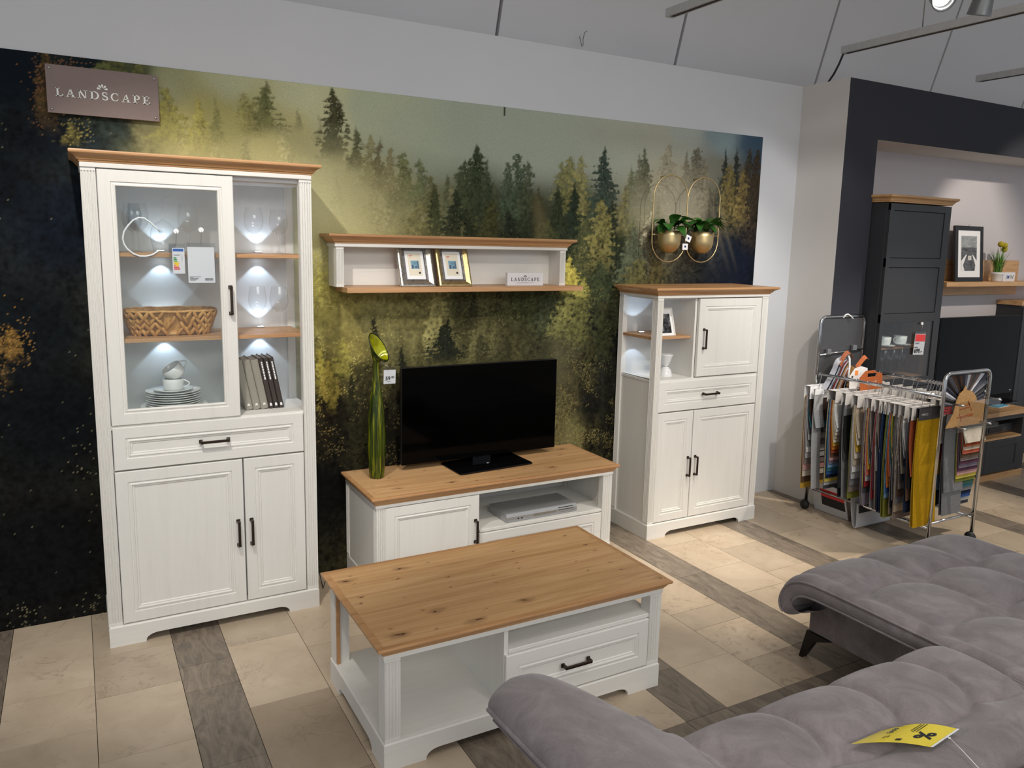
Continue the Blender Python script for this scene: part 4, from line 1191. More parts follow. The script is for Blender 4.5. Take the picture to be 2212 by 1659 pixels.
for k, nm in enumerate(('leftmost', 'middle', 'rightmost')):
    book(x, 0.0325, 0.232, 0.135, M['book_grey'], 'thick grey beige book, %s of three leaning together' % nm, 'thick grey books', False); x += 0.0345
for k, nm in enumerate(('leftmost', 'middle', 'rightmost')):
    book(x, 0.0215, 0.238, 0.135, M['book_dark'], 'thin dark brown book with white title, %s of three' % nm, 'thin dark books', True); x += 0.0232

# ------------------------------------------------------------------ sign plaque on the mural
M['plaque'] = plain('taupe_plaque', (128, 110, 104), 0.5, var=0.03)
M['letter'] = plain('pale_grey_letters', (200, 202, 196), 0.4, 0.3, var=0.02)
t = thing('brand_plaque', 'taupe sign plaque with pale LANDSCAPE lettering high on the mural', 'sign', (0, -0.005, 0))
MB().box(-0.098, 0.322, -0.026, -0.018, 2.221, 2.413).build('board', M['plaque'], t, bevel=0.001)
lm = MB()
serif_word(lm, 'LANDSCAPE', -0.066, 2.289, 0.033, -0.0285, -0.026, 0.355)
lm.build('lettering', M['letter'], t)
lm = MB(); fan_emblem(lm, 0.106, 2.332, 0.021, -0.0285, -0.026); lm.build('emblem', M['letter'], t)
for x, z in ((-0.083, 2.398), (0.307, 2.398), (-0.083, 2.236), (0.307, 2.236)):
    MB().ball((x, -0.028, z), 0.0055, 12, (1, 0.7, 1)).build('screw_cap', M['steel'], t)
    MB().tube([(x, -0.018, z), (x, 0.001, z)], 0.004, 8).build('spacer', M['steel'], t)

# ------------------------------------------------------------------ on the wall shelf
def frame_rings(w, h, prof):
    return [[(-w / 2 + i, d, i), (w / 2 - i, d, i), (w / 2 - i, d, h - i), (-w / 2 + i, d, h - i)] for i, d in prof]
def aged(name, c, rough=0.32):
    t = NT(name)
    f = t.noise(t.coords(), 90, 5, 0.7)
    c = lin(c)
    t.base(t.ramp(f, [(0.36, tuple(x * 0.55 for x in c)), (0.55, c)]))
    t.bump(f, 0.25, 0.001)
    return t.set(rough, 0.85)
M['frame_silver'] = aged('aged_silver', (190, 186, 176))
M['frame_gold'] = aged('aged_gold', (196, 176, 128))
M['foil'] = aged('crumpled_foil', (150, 148, 150), 0.2)
M['cream'] = plain('cream_card', (226, 218, 198), 0.8, var=0.02)
M['pic_blue'] = plain('pale_blue_print', (120, 160, 180), 0.8, var=0.25, scale=40)
M['pic_dark'] = plain('dark_blue_print', (70, 80, 104), 0.8, var=0.2)
def gilt_frame(x, mat, label, easel):
    t = thing('photo_frame', label, 'picture frame', (x, -0.168, 1.5045))
    lean = 0.36
    t.rotation_euler = (-lean, 0, 0)
    w, h = 0.188, 0.236
    prof = [(0, 0.020), (0, 0.004), (0.003, 0.0), (0.010, -0.002), (0.026, 0.006), (0.030, 0.008)]
    MB().loft(frame_rings(w, h, prof), True).build('moulding', mat, t)
    MB().loft(frame_rings(w, h, [(0.030, 0.008), (0.034, 0.005), (0.040, 0.006), (0.044, 0.012), (0.044, 0.018), (0.0, 0.020)]), True).build('inner_rim', M['foil'], t)
    MB().box(-w / 2 + 0.040, w / 2 - 0.040, 0.0125, 0.0140, 0.040, h - 0.040).build('mat_board', M['paper_bright'], t)
    c = MB().box(-0.036, 0.034, 0.0118, 0.0125, 0.062, h - 0.056).build('card', M['cream'], t)
    MB().box(-0.022, 0.022, 0.0112, 0.0118, 0.098, 0.142).build('picture', M['pic_blue'], t)
    MB().box(-0.018, -0.010, 0.0108, 0.0112, 0.100, 0.118).box(0.014, 0.018, 0.0108, 0.0112, 0.100, 0.138).box(0.000, 0.010, 0.0108, 0.0112, 0.104, 0.112).build('picture_detail', M['pic_dark'], t)
    MB().box(0.016, 0.026, 0.0112, 0.0118, 0.072, 0.082).build('stamp', M['ink'], t)
    MB().box(-0.028, -0.010, 0.0112, 0.0118, 0.166, 0.1685).box(-0.028, -0.014, 0.0112, 0.0118, 0.160, 0.162).build('small_print', COLR['red'], t)
    MB().box(-w / 2 + 0.005, w / 2 - 0.005, 0.0190, 0.0215, 0.005, h - 0.005).build('back_board', M['oak_edge'], t)
    MB().obox((-0.06 if easel else 0.06, 0.0215 + 0.030, 0.050), (0.028, 0.006, 0.11), rx(0.62)).build('easel_leg', M['oak_edge'], t)
    return t
gilt_frame(1.478, M['frame_silver'], 'silver photo frame leaning on the wall shelf, left of the gold one', True)
gilt_frame(1.687, M['frame_gold'], 'gold photo frame with silver inner rim leaning on the wall shelf', False)
M['letter_brown'] = plain('brown_letters', (74, 54, 62), 0.6, var=0.02)
M['block_white'] = plain('white_block', (226, 224, 226), 0.5, var=0.02)
t = thing('brand_block', 'small white block with brown LANDSCAPE lettering on the wall shelf', 'sign', (2.102, -0.150, 1.5045))
MB().box(-0.112, 0.112, -0.011, 0.011, 0, 0.070).build('block', M['block_white'], t, bevel=0.001)
lm = MB(); serif_word(lm, 'LANDSCAPE', -0.089, 0.026, 0.018, -0.0118, -0.011, 0.178); lm.build('lettering', M['letter_brown'], t)
lm = MB(); fan_emblem(lm, -0.002, 0.0475, 0.0105, -0.0118, -0.011); lm.build('emblem', M['letter_brown'], t)
text('subtitle', 'THE COUNTRYSIDE OF LIFE', 0.0066, M['letter_brown'], t, Matrix.Translation((0, -0.0112, 0.014)) @ FRONT, 0.0002, 0.0, 'CENTER', 0, 1.25)

# ------------------------------------------------------------------ television, vase, player
t = thing('television', 'black flat television on its glossy foot on the oak topped cabinet', 'television', (1.86, -0.150, 0.5388))
MB().box(-0.468, 0.468, 0.0, 0.030, 0.032, 0.548).build('housing', M['black'], t, bevel=0.003)
MB().box(-0.466, 0.466, -0.003, 0.0, 0.034, 0.546).build('screen', M['screen'], t, bevel=0.001)
MB().box(-0.055, 0.055, 0.004, 0.028, 0.008, 0.06).build('neck', M['black_gloss'], t)
fp = [(-0.228, 0.052), (-0.219, -0.192), (0.236, -0.160), (0.224, 0.120)]
cx_ = sum(p[0] for p in fp) / 4; cy_ = sum(p[1] for p in fp) / 4
mb = MB()
def rounded(poly, r, n=4):
    out = []
    m = len(poly)
    for i, p in enumerate(poly):
        a = Vector(poly[i - 1]) - Vector(p); b = Vector(poly[(i + 1) % m]) - Vector(p)
        a.normalize(); b.normalize()
        p0 = Vector(p) + a * r; p1 = Vector(p) + b * r
        for k in range(n + 1):
            s = k / n
            out.append(tuple((1 - s) ** 2 * p0 + 2 * s * (1 - s) * Vector(p) + s * s * p1))
    return out
rp = rounded(fp, 0.018)
mb.loft([[(x, y, 0.0) for x, y in rp], [(x, y, 0.006) for x, y in rp], [(cx_ + (x - cx_) * 0.985, cy_ + (y - cy_) * 0.975, 0.009) for x, y in rp]], True, True, True)
mb.build('foot', M['black_gloss'], t)
MB().ball((0.005, -0.062, 0.0095), 0.010, 10, (1, 0.6, 0.3)).build('badge', M['steel'], t)

def vase_mat():
    t = NT('streaked_green_lacquer')
    v = t.coords((90, 90, 1.6))
    f = t.noise(v, 1.0, 3, 0.6)
    t.base(t.ramp(f, [(0.34, lin((14, 24, 4))), (0.52, lin((52, 66, 8))), (0.70, lin((124, 122, 16)))]))
    return t.set(0.16, 0.0, Specular_IOR_Level=0.45)
M['vase'] = vase_mat()
M['throat'] = plain('yellow_green_lacquer', (150, 152, 10), 0.12, 0.2, var=0.35, scale=26, Specular_IOR_Level=0.6)
M['vase_dark'] = plain('dark_green_lacquer', (26, 34, 8), 0.15)
t = thing('calla_vase', 'tall dark green calla shaped vase left of the television', 'vase', (1.244, -0.185, 0.5388))
prof = [(0.034, 0.0), (0.037, 0.004), (0.0385, 0.02), (0.043, 0.07), (0.0465, 0.14), (0.0465, 0.18), (0.044, 0.25), (0.0385, 0.34), (0.030, 0.42), (0.0215, 0.475), (0.016, 0.52), (0.0138, 0.56), (0.0135, 0.585)]
rings = []
for r, z in prof:
    rings.append([((r + 0.0006 * math.cos(8 * 2 * PI * i / 40)) * math.cos(2 * PI * i / 40), (r + 0.0006 * math.cos(8 * 2 * PI * i / 40)) * math.sin(2 * PI * i / 40), z) for i in range(40)])
uu = Vector((0.56, 0.0, -0.83)).normalized()
nn = Vector((0.50, -0.74, 0.46)); nn = (nn - uu * nn.dot(uu)).normalized()
vv = nn.cross(uu)
def mouth(s, off=0.0):
    c = Vector((0, 0, 0.585)).lerp(Vector((0.010, -0.012, 0.668)), s)
    a = 0.0135 + (0.080 - 0.0135) * s ** 1.5 - off
    b = 0.0135 + (0.050 - 0.0135) * s ** 1.5 - off
    k = s ** 1.1
    U = Vector((1, 0, 0)).lerp(uu, k).normalized()
    Vv = Vector((0, 1, 0)).lerp(vv if vv.y > 0 else -vv, k).normalized()
    return [c + U * (a * math.cos(2 * PI * i / 40)) + Vv * (b * math.sin(2 * PI * i / 40)) for i in range(40)]
for k in range(1, 11): rings.append(mouth(k / 10))
mb = MB().loft(rings, True, True, False, smooth=True)
mb.build('body', M['vase'], t)
MB().loft([mouth(1.0), mouth(1.0, 0.003)] + [mouth(k / 10, 0.0022) for k in range(9, 0, -1)], True, smooth=True).build('throat', M['throat'], t)
MB().tube(mouth(1.0, -0.001), 0.0028, 8, True).build('lip', M['vase_dark'], t)
t2 = thing('price_tag', 'white 59.90 price tag in a clear sleeve hanging on the green vase', 'price tag', (1.308, -0.200, 1.018))
t2.rotation_euler = (0, 0.03, 0.05)
MB().box(-0.034, 0.034, -0.0010, -0.0004, 0, 0.088).build('sleeve', M['sleeve'], t2, fix=False)
MB().box(-0.032, 0.032, -0.0002, 0.0004, 0.003, 0.074).build('card', M['paper_bright'], t2)
text('price', '59', 0.027, M['ink'], t2, Matrix.Translation((-0.023, -0.0012, 0.022)) @ FRONT, 0.0001, 0.0006)
text('price_cents', '90', 0.016, M['ink'], t2, Matrix.Translation((0.0085, -0.0012, 0.0305)) @ FRONT, 0.0001, 0.0003)
MB().box(-0.012, 0.003, -0.0014, -0.0010, 0.014, 0.0155).build('small_print', M['ink'], t2)
MB().tube([(-0.005, 0, 0.084), (-0.030, 0.006, 0.106), (-0.052, 0.012, 0.112)], 0.0007, 5).build('string', M['paper'], t2)

t = thing('dvd_player', 'silver disc player on the open shelf of the television cabinet', 'player', (1.852, -0.462, 0.2815), 0.012)
MB().box(0, 0.440, 0.016, 0.200, 0.006, 0.052).build('case', M['silver'], t, bevel=0.002)
MB().prism([(0.0, 0.008), (0.0, 0.034), (0.010, 0.050), (0.018, 0.053), (0.018, 0.006)], 'x', 0.0, 0.440).build('front_panel', M['silver'], t)
MB().box(0.165, 0.305, -0.0012, 0.002, 0.020, 0.033).build('disc_tray', M['steel'], t, bevel=0.0006)
MB().prism([(-0.001, 0.028), (0.004, 0.042), (0.006, 0.042), (0.004, 0.028)], 'x', 0.322, 0.418).build('display', M['black_gloss'], t)
for i in range(2):
    MB().lathe([(0.0001, 0), (0.004, 0), (0.004, 0.003), (0.0001, 0.003)], 12, (0.070 + 0.022 * i, 0.0, 0.022), rot=rx(PI / 2)).build('socket', M['black'], t)
for i in range(9):
    MB().box(0.335 + 0.011 * i, 0.341 + 0.011 * i, -0.001, 0.001, 0.014, 0.019).build('button', M['steel'], t)
for x in (0.02, 0.42):
    for y in (0.03, 0.18):
        MB().lathe([(0.010, 0), (0.011, 0.006)], 12, (x, y, 0)).build('foot', M['black'], t)

# ------------------------------------------------------------------ in the open corner of the highboard
t = thing('photo_frame', 'white photo frame with black and white print on the highboard shelf', 'picture frame', (3.005, -0.300, 1.1925), 0.0)
t.rotation_euler = (-0.30, 0, 0.0)
MB().loft(frame_rings(0.128, 0.190, [(0, 0.012), (0, 0.001), (0.002, 0.0), (0.009, 0.0), (0.010, 0.004)]), True, True).build('moulding', M['white_x'], t)
MB().box(-0.056, 0.056, 0.0035, 0.005, 0.008, 0.182).build('mat_board', M['paper_bright'], t)
def photo_dark():
    t = NT('dark_photo_print')
    f = t.noise(t.coords(), 26, 4, 0.6, 0.8)
    t.base(t.ramp(f, [(0.42, lin((16, 16, 18))), (0.56, lin((70, 70, 74))), (0.68, lin((150, 150, 152)))]))
    return t.set(0.3)
MB().box(-0.036, 0.038, 0.0028, 0.0035, 0.036, 0.152).build('print', photo_dark(), t)
MB().obox((0.0, 0.040, 0.058), (0.03, 0.004, 0.125), rx(0.60)).build('easel_leg', M['white_x'], t)
t = tag(MB().lathe([(0.0001, 0), (0.039, 0.0), (0.042, 0.006), (0.041, 0.03), (0.033, 0.056), (0.020, 0.071), (0.015, 0.078), (0.018, 0.085), (0.030, 0.110), (0.040, 0.142), (0.044, 0.150), (0.042, 0.151), (0.037, 0.140), (0.026, 0.112), (0.012, 0.088), (0.0001, 0.086)], 36).build('pedestal_bowl', M['porcelain'], loc=(3.040, -0.248, 0.9425)), 'white hourglass shaped ceramic bowl below the photo frame in the highboard', 'bowl')
MB().lathe([(0.0168, 0.0745), (0.0180, 0.077), (0.0168, 0.0795)], 24).build('ring', M['steel'], t)

# ------------------------------------------------------------------ hanging planters
M['brass'] = plain('brushed_brass', (206, 184, 136), 0.40, 0.92, var=0.05)
M['soil'] = plain('dark_soil', (38, 30, 24), 0.95, var=0.3)
def leaf_mat():
    t = NT('dark_green_leaf')
    f = t.noise(t.coords(), 22, 3)
    t.base(t.ramp(f, [(0.3, lin((22, 58, 20))), (0.7, lin((56, 110, 38)))]))
    return t.set(0.35, 0, Specular_IOR_Level=0.5)
M['leaf'] = leaf_mat()
def leaf_mesh():
    prof = [0.0, 0.55, 0.9, 1.0, 0.92, 0.7, 0.38, 0.0]
    L_, Wd = 0.095, 0.030
    vs, fs = [], []
    for i, w in enumerate(prof):
        s = i / (len(prof) - 1)
        x = L_ * s; z = 0.020 * math.sin(PI * s * 0.9) - 0.035 * s * s
        vs += [(x, -w * Wd, z + 0.008 * w), (x, 0, z - 0.002), (x, w * Wd, z + 0.008 * w)]
    for i in range(len(prof) - 1):
        a = 3 * i
        fs += [(a, a + 1, a + 4, a + 3), (a + 1, a + 2, a + 5, a + 4)]
    return vs, fs
def planter(x, seed, label, ry_hook):
    yc = -0.112
    t = thing('hanging_planter', label, 'planter', (x, yc, 1.80), 0, 'brass wall planters')
    hw, ztop, zbot = 0.131, 0.357, -0.160
    pts = []
    for i in range(25):
        a = PI * i / 24
        pts.append((hw * math.cos(a), 0, ztop - hw + hw * math.sin(a)))
    for i in range(25):
        a = PI + PI * i / 24
        pts.append((hw * math.cos(a), 0, zbot + hw + hw * math.sin(a)))
    MB().tube(pts, 0.0036, 8, True).build('hoop', M['brass'], t)
    pr_ = [(0.0001, -0.108), (0.018, -0.1055), (0.036, -0.0975), (0.052, -0.084), (0.063, -0.067), (0.069, -0.047), (0.0705, -0.030), (0.071, 0.0), (0.071, 0.027), (0.068, 0.027), (0.067, 0.0)]
    MB().lathe(pr_, 40).build('pot', M['brass'], t)
    MB().lathe([(0.0001, 0.016), (0.068, 0.014)], 24).build('soil', M['soil'], t)
    for s in (-1, 1):
        MB().tube([(s * 0.069, 0, 0.004), (s * 0.134, 0, 0.004)], 0.003, 8).build('pin', M['brass'], t)
    MB().tube([(0, 0.003, ztop - 0.003), (0, 0.105, ztop - 0.003)], 0.003, 8).build('wall_hook', M['brass'], t)
    random.seed(seed)
    base = None
    for i in range(30):
        a = random.uniform(0, 2 * PI)
        up_ = random.uniform(-0.25, 0.95)
        r = random.uniform(0.01, 0.055)
        if base is None:
            o = base = MB().add(*leaf_mesh(), True).build('leaf', M['leaf'], t, fix=False)
        else:
            o = base.copy(); COL.objects.link(o)
        s = random.uniform(0.85, 1.2)
        if math.sin(a) > 0.2: s *= 0.72
        o.scale = (s, s * random.uniform(0.9, 1.3), s)
        o.location = (r * math.cos(a), r * math.sin(a), 0.024 + random.uniform(0.005, 0.045))
        o.rotation_euler = (Matrix.Rotation(a, 4, 'Z') @ Matrix.Rotation(-up_, 4, 'Y') @ Matrix.Rotation(random.uniform(-0.4, 0.4), 4, 'X')).to_euler()
    return t
planter(3.128, 3, 'brass pot with green leafy plant in a hoop, left of the two planters', 0)
planter(3.392, 8, 'brass pot with green leafy plant in a hoop, right of the two planters', 0)
for (x, z, a, lb) in ((3.245, 1.735, 0.0, 'small square white tag hanging straight between the two brass planters'), (3.268, 1.785, 0.35, 'small tilted white tag above the straight one between the brass planters')):
    t = thing('hang_tag', lb, 'tag', (x, -0.128, z)); t.rotation_euler = (0, a, 0)
    MB().box(-0.021, 0.021, -0.0008, 0.0008, -0.02, 0.018).build('card', M['paper_bright'], t)
    MB().box(-0.018, 0.018, -0.0010, 0.0010, 0.018, 0.027).build('header', M['ink'], t)
    MB().prism([(0.008 * math.cos(k * PI / 3), 0.008 * math.sin(k * PI / 3)) for k in range(6)], 'y', -0.0014, -0.0008).build('symbol', COLR['navy'], t)
    MB().tube([(0, 0, 0.026), (0.002, 0.002, 0.05), (-0.006, 0.014, 0.068 if a == 0 else 0.030)], 0.0006, 5).build('string', M['paper'], t)

# ------------------------------------------------------------------ loose wire between the two cabinets
tag(MB().tube([(0.97, -0.05, 0.10), (0.965, -0.10, 0.04), (0.955, -0.20, 0.004), (0.985, -0.13, 0.004), (1.03, -0.10, 0.004), (1.02, -0.03, 0.05), (0.99, -0.02, 0.09)], 0.0022, 6).build('black_wire', M['black']), 'thin black wire looped on the floor between the two white cabinets', 'cable')

# ------------------------------------------------------------------ corner sofa
def suede():
    t = NT('grey_suede')
    v = t.coords()
    f1 = t.noise(v, 7, 5, 0.62, 1.0)
    f2 = t.noise(v, 320, 3, 0.7)
    c = t.ramp(f1, [(0.34, lin((118, 109, 110))), (0.52, lin((133, 124, 125))), (0.68, lin((148, 139, 140)))])
    c = t.mix(0.7, c, t.ramp(f2, [(0.3, (0.72,) * 3), (0.7, (1.12,) * 3)]), 'MULTIPLY')
    t.base(c)
    t.bump(f2, 0.18, 0.0012)
    return t.set(0.9, 0, Specular_IOR_Level=0.15, Sheen_Weight=0.35, Sheen_Roughness=0.5)
M['suede'] = suede()
SO = thing('corner_sofa', 'grey suede corner sofa with tufted seats in the foreground', 'sofa', (1.9, -2.6, 0))
OX, OY = 1.9, -2.6
def resample(pts, n):
    P = [Vector(p) for p in pts]
    L_ = [0]
    for a, b in zip(P[:-1], P[1:]): L_.append(L_[-1] + (b - a).length)
    out = []
    for i in range(n + 1):
        s = L_[-1] * i / n
        k = 0
        while k < len(P) - 2 and L_[k + 1] < s: k += 1
        f = (s - L_[k]) / max(1e-9, L_[k + 1] - L_[k])
        out.append(P[k].lerp(P[k + 1], f))
    return out
def smooth_poly(pts, it=2):
    P = [Vector(p) for p in pts]
    for _ in range(it):
        q = [P[0]]
        for a, b in zip(P[:-1], P[1:]):
            q += [a.lerp(b, 0.25), a.lerp(b, 0.75)]
        q.append(P[-1])
        P = q
    return P
def cushion(name, prof_v, prof_u, puff, parent, nu=70, nv=90):
    """prof_v: (y, z) run of the top line; prof_u: (x, depth below the top line) across; puff(x, y): extra height"""
    pv = resample(smooth_poly(prof_v), nv)
    pu = resample(smooth_poly(prof_u), nu)
    nor = []
    for i in range(nv + 1):
        a, b = pv[max(0, i - 1)], pv[min(nv, i + 1)]
        d = (b - a).normalized()
        nor.append(Vector((-d.y, d.x)) * (-1 if b.x < a.x else -1))
    # outward is to the right of travel when running from the front lip backwards over the top
    fix = 1 if nor[nv // 2].y > 0 else -1
    mb = MB()
    vs = []
    for j in range(nv + 1):
        for i in range(nu + 1):
            x, dz = pu[i].x, pu[i].y
            p = pv[j] + nor[j] * fix * (dz + (puff(x, pv[j].x) if dz > -0.02 else 0))
            vs.append((x - OX, p.x - OY, p.y))
    fs = [(j * (nu + 1) + i, j * (nu + 1) + i + 1, (j + 1) * (nu + 1) + i + 1, (j + 1) * (nu + 1) + i) for j in range(nv) for i in range(nu)]
    mb.add(vs, fs, True)
    o = mb.build(name, M['suede'], parent)
    return o, pv, nor, fix
def seam(t, w=0.16, p=0.55):
    """1 between seams, 0 on them, t counted in seam spacings"""
    return abs(math.sin(PI * t)) ** p
def dip(d, w=0.016):
    """0 on a seam, 1 away from it, d metres from the seam"""
    return 1 - math.exp(-abs(d) / w)
def near(v, a, step):
    """signed distance of v from the closest of a + k*step"""
    return (v - a + step / 2) % step - step / 2
def puff_chaise(x, y):
    tx = (x - 2.86) / 0.35
    bow = 0.060 * seam(tx, p=0.8)
    yb = y + 2.13 - bow
    dy = near(yb, 0, 0.325) if y < -1.93 + bow else 0.16
    dx_ = near(x, 2.86, 0.35)
    hy = dip(dy, 0.020) * (0.35 + 0.65 * abs(math.cos(PI * dy / 0.65)) ** 0 * min(1, abs(dy) / 0.14) ** 0.5)
    hx = 1 - 0.35 * (1 - dip(dx_, 0.022)) - 0.18 * (1 - min(1, abs(dx_) / 0.15) ** 0.7)
    edge = min(1, (x - 2.45) / 0.08, (3.55 - x) / 0.10)
    return 0.034 * (hy * hx - 0.8) * max(0, edge)
ch_v = [(-1.86, 0.262), (-1.80, 0.222), (-1.762, 0.228), (-1.735, 0.268), (-1.735, 0.318), (-1.757, 0.372), (-1.80, 0.418), (-1.87, 0.447), (-1.97, 0.455), (-2.4, 0.455), (-2.9, 0.455), (-3.4, 0.455)]
ch_u = [(2.62, -0.112), (2.50, -0.105), (2.447, -0.092), (2.437, -0.062), (2.440, -0.034), (2.458, -0.014), (2.50, -0.002), (2.58, 0.0), (3.0, 0.0), (3.40, 0.0), (3.50, -0.006), (3.545, -0.030), (3.56, -0.065), (3.545, -0.10), (3.45, -0.11)]
_, pv, nor, fx = cushion('seat_cushion', ch_v, ch_u, puff_chaise, SO, 150, 190)
def piping(name, x, dz, pv, nor, fx, parent, r=0.0045, j0=0, j1=None):
    pts = [(x - OX, (p + n * fx * dz).x - OY, (p + n * fx * dz).y) for p, n in zip(pv, nor)][j0:j1]
    return MB().tube(pts, r, 7).build(name, M['suede'], parent)
piping('piping', 2.441, -0.030, pv, nor, fx, SO, j0=8)
piping('piping', 2.444, -0.088, pv, nor, fx, SO, j0=8)
def puff_seat(x, y):
    bow = 0.05 * seam((y + 2.44) / 0.28, p=1.0) if y > -2.72 else 0.0
    dx_ = near(x - bow, 1.58, 0.305) if y > -2.735 else 0.15
    by_ = 0.035 * seam((x - 1.58) / 0.305, p=0.8)
    dy = min(abs(y + 2.72 + by_), 0.15)
    hx = 1 - 0.55 * (1 - dip(dx_, 0.014)) - 0.25 * (1 - min(1, abs(dx_) / 0.14) ** 0.6)
    hy = dip(dy, 0.020) * (0.4 + 0.6 * min(1, dy / 0.13) ** 0.5)
    edge = min(1, (x - 1.27) / 0.06)
    return 0.030 * (hx * hy - 0.75) * max(0, edge)
ns_v = [(-2.56, 0.325), (-2.48, 0.325), (-2.445, 0.345), (-2.432, 0.378), (-2.436, 0.412), (-2.462, 0.438), (-2.51, 0.450), (-2.60, 0.453), (-2.75, 0.453), (-2.86, 0.452), (-2.91, 0.442), (-2.932, 0.415), (-2.935, 0.36)]
ns_u = [(1.24, -0.03), (1.27, -0.012), (1.31, 0.0), (1.8, 0.0), (2.2, 0.0), (2.40, -0.002), (2.435, -0.02), (2.44, -0.06)]
_, pv2, nor2, fx2 = cushion('seat_cushion', ns_v, ns_u, puff_seat, SO, 170, 100)
MB().tube([(x - OX, -2.438 - OY, 0.372) for x in (1.30, 1.6, 2.0, 2.43)], 0.004, 7).build('piping', M['suede'], SO)
MB().tube([(x - OX, -2.934 - OY, 0.405) for x in (1.30, 1.6, 2.0, 2.43)], 0.0045, 7).build('piping', M['suede'], SO)
# rear cushion behind the seat
bk_v = [(-2.955, 0.36), (-2.957, 0.41), (-2.975, 0.445), (-3.02, 0.46), (-3.2, 0.47), (-3.38, 0.47), (-3.42, 0.44), (-3.43, 0.36)]
cushion('back_cushion', bk_v, ns_u, lambda x, y: 0.0, SO, 30, 30)
# winged arm: cross-section (x, z), its front edge curves back towards the seat
arm_x = smooth_poly([(1.02, 0.405), (0.91, 0.445), (0.872, 0.470), (0.858, 0.498), (0.862, 0.527), (0.892, 0.553), (0.95, 0.564), (1.04, 0.556), (1.13, 0.528), (1.22, 0.486), (1.30, 0.446), (1.345, 0.415), (1.35, 0.37), (1.26, 0.345), (1.12, 0.37)], 2)
AC = Vector((1.10, 0.46))
rings = []
sv = [0.0, 0.004, 0.012, 0.024, 0.042, 0.07, 0.12, 0.2, 0.28, 0.36, 0.48, 0.6, 0.75, 0.9, 1.05, 1.2]
for s in sv:
    k = min(1.0, math.sqrt(max(0, 1 - (1 - min(1, s / 0.085)) ** 2)))
    ring = []
    for p in arm_x:
        x = p.x
        tt = min(1, max(0, (x - 1.00) / 0.30))
        yend = -2.125 - 0.30 * tt * tt * (3 - 2 * tt) - 0.03 * max(0, (0.95 - x) / 0.1)
        zc = AC.y + (p.y - AC.y) * (0.45 + 0.55 * k) - 0.012 * (1 - k)
        xx = AC.x + (p.x - AC.x) * (0.86 + 0.14 * k)
        up_ = 0.028 * min(1, s / 0.5) * max(0, (1.15 - x) / 0.3)
        ring.append((xx - OX, yend - s - OY, zc + up_))
    rings.append(ring)
MB().loft(rings, True, True, True, smooth=True).build('arm_cushion', M['suede'], SO)
MB().tube([(0.858 - OX, -2.20 - s - OY, 0.500 + 0.027 * min(1, (s + 0.06) / 0.5)) for s in (0.0, 0.05, 0.12, 0.25, 0.4, 0.6, 0.9, 1.2)], 0.0065, 8).build('piping', M['suede'], SO)
MB().tube([(0.878 - OX, -2.20 - s - OY, 0.464 + 0.026 * min(1, (s + 0.06) / 0.5)) for s in (0.0, 0.05, 0.12, 0.25, 0.4, 0.6, 0.9, 1.2)], 0.006, 8).build('piping', M['suede'], SO)
MB().box(0.955 - OX, 1.30 - OX, -3.35 - OY, -2.30 - OY, 0.06, 0.43).build('arm_base', M['suede'], SO, bevel=0.025, seg=3)
MB().box(1.25 - OX, 2.62 - OX, -3.40 - OY, -2.53 - OY, 0.14, 0.375).build('base', M['suede'], SO, bevel=0.02, seg=3)
MB().box(2.605 - OX, 3.48 - OX, -3.40 - OY, -1.785 - OY, 0.128, 0.372).build('base', M['suede'], SO, bevel=0.015, seg=3)
MB().tube([(x - OX, -1.778 - OY, 0.285) for x in (2.452, 2.462, 2.49, 2.9, 3.4, 3.50)], [0.018, 0.034, 0.044, 0.044, 0.044, 0.040], 14).build('front_roll', M['suede'], SO)
def leg(x, y, sy=1):
    MB().prism([(y - OY, 0.132), (y - sy * 0.125 - OY, 0.132), (y - sy * 0.04 - OY, 0.094), (y + sy * 0.012 - OY, 0.0), (y + sy * 0.030 - OY, 0.0)], 'x', x - OX, x + 0.03 - OX).build('leg', M['black_metal'], SO)
leg(2.600, -1.785); leg(3.42, -1.80); leg(2.60, -3.36, -1); leg(1.30, -2.56); leg(1.00, -3.30, -1)

# yellow price tag lying on the seat
M['tag_yellow'] = plain('yellow_price_paper', (240, 216, 70), 0.55, var=0.03)
t = thing('sale_tag', 'yellow percent price tag in a clear sleeve lying on the sofa seat', 'price tag', (1.80, -2.77, 0.462))
TA, TB, TC, TD_ = Vector((1.656, -2.718)), Vector((1.826, -2.830)), Vector((1.963, -2.816)), Vector((1.779, -2.717))
def tagmap(s, q, lift=0.0):
    """s along the length from the free tip to the sleeve end, q across"""
    p = TA.lerp(TB, s).lerp(TD_.lerp(TC, s), q)
    z = 0.004 + 0.020 * math.sin(PI * min(1, s * 0.95)) * (0.55 + 0.45 * q) + 0.004 * s
    return (p.x - 1.80, p.y + 2.77, z + lift)
MB().grid(lambda u, v: tagmap(u, v), 16, 6).build('paper', M['tag_yellow'], t)
MB().grid(lambda u, v: tagmap(-0.01 + u * 1.17, -0.02 + v * 1.04, 0.0022), 16, 6).build('sleeve', M['sleeve'], t, fix=False)
MB().grid(lambda u, v: tagmap(0.985 + 0.03 * u, v, 0.0012), 2, 4).build('white_edge', M['paper_bright'], t)
def tag_text(name, body, size, s0, q0, bold=0.0):
    """text running across the tag: its up direction points along +s"""
    o = text(name, body, size, M['ink'], t, Matrix(), 0.0, bold)
    for v in o.data.vertices:
        s = s0 + v.co.y / 0.205
        q = q0 - v.co.x / 0.125
        v.co = tagmap(s, q, 0.0014)
    return o
tag_text('percent_sign', '%', 0.062, 0.66, 0.60, 0.002)
tag_text('price', '1.699', 0.026, 0.22, 0.98, 0.0006)
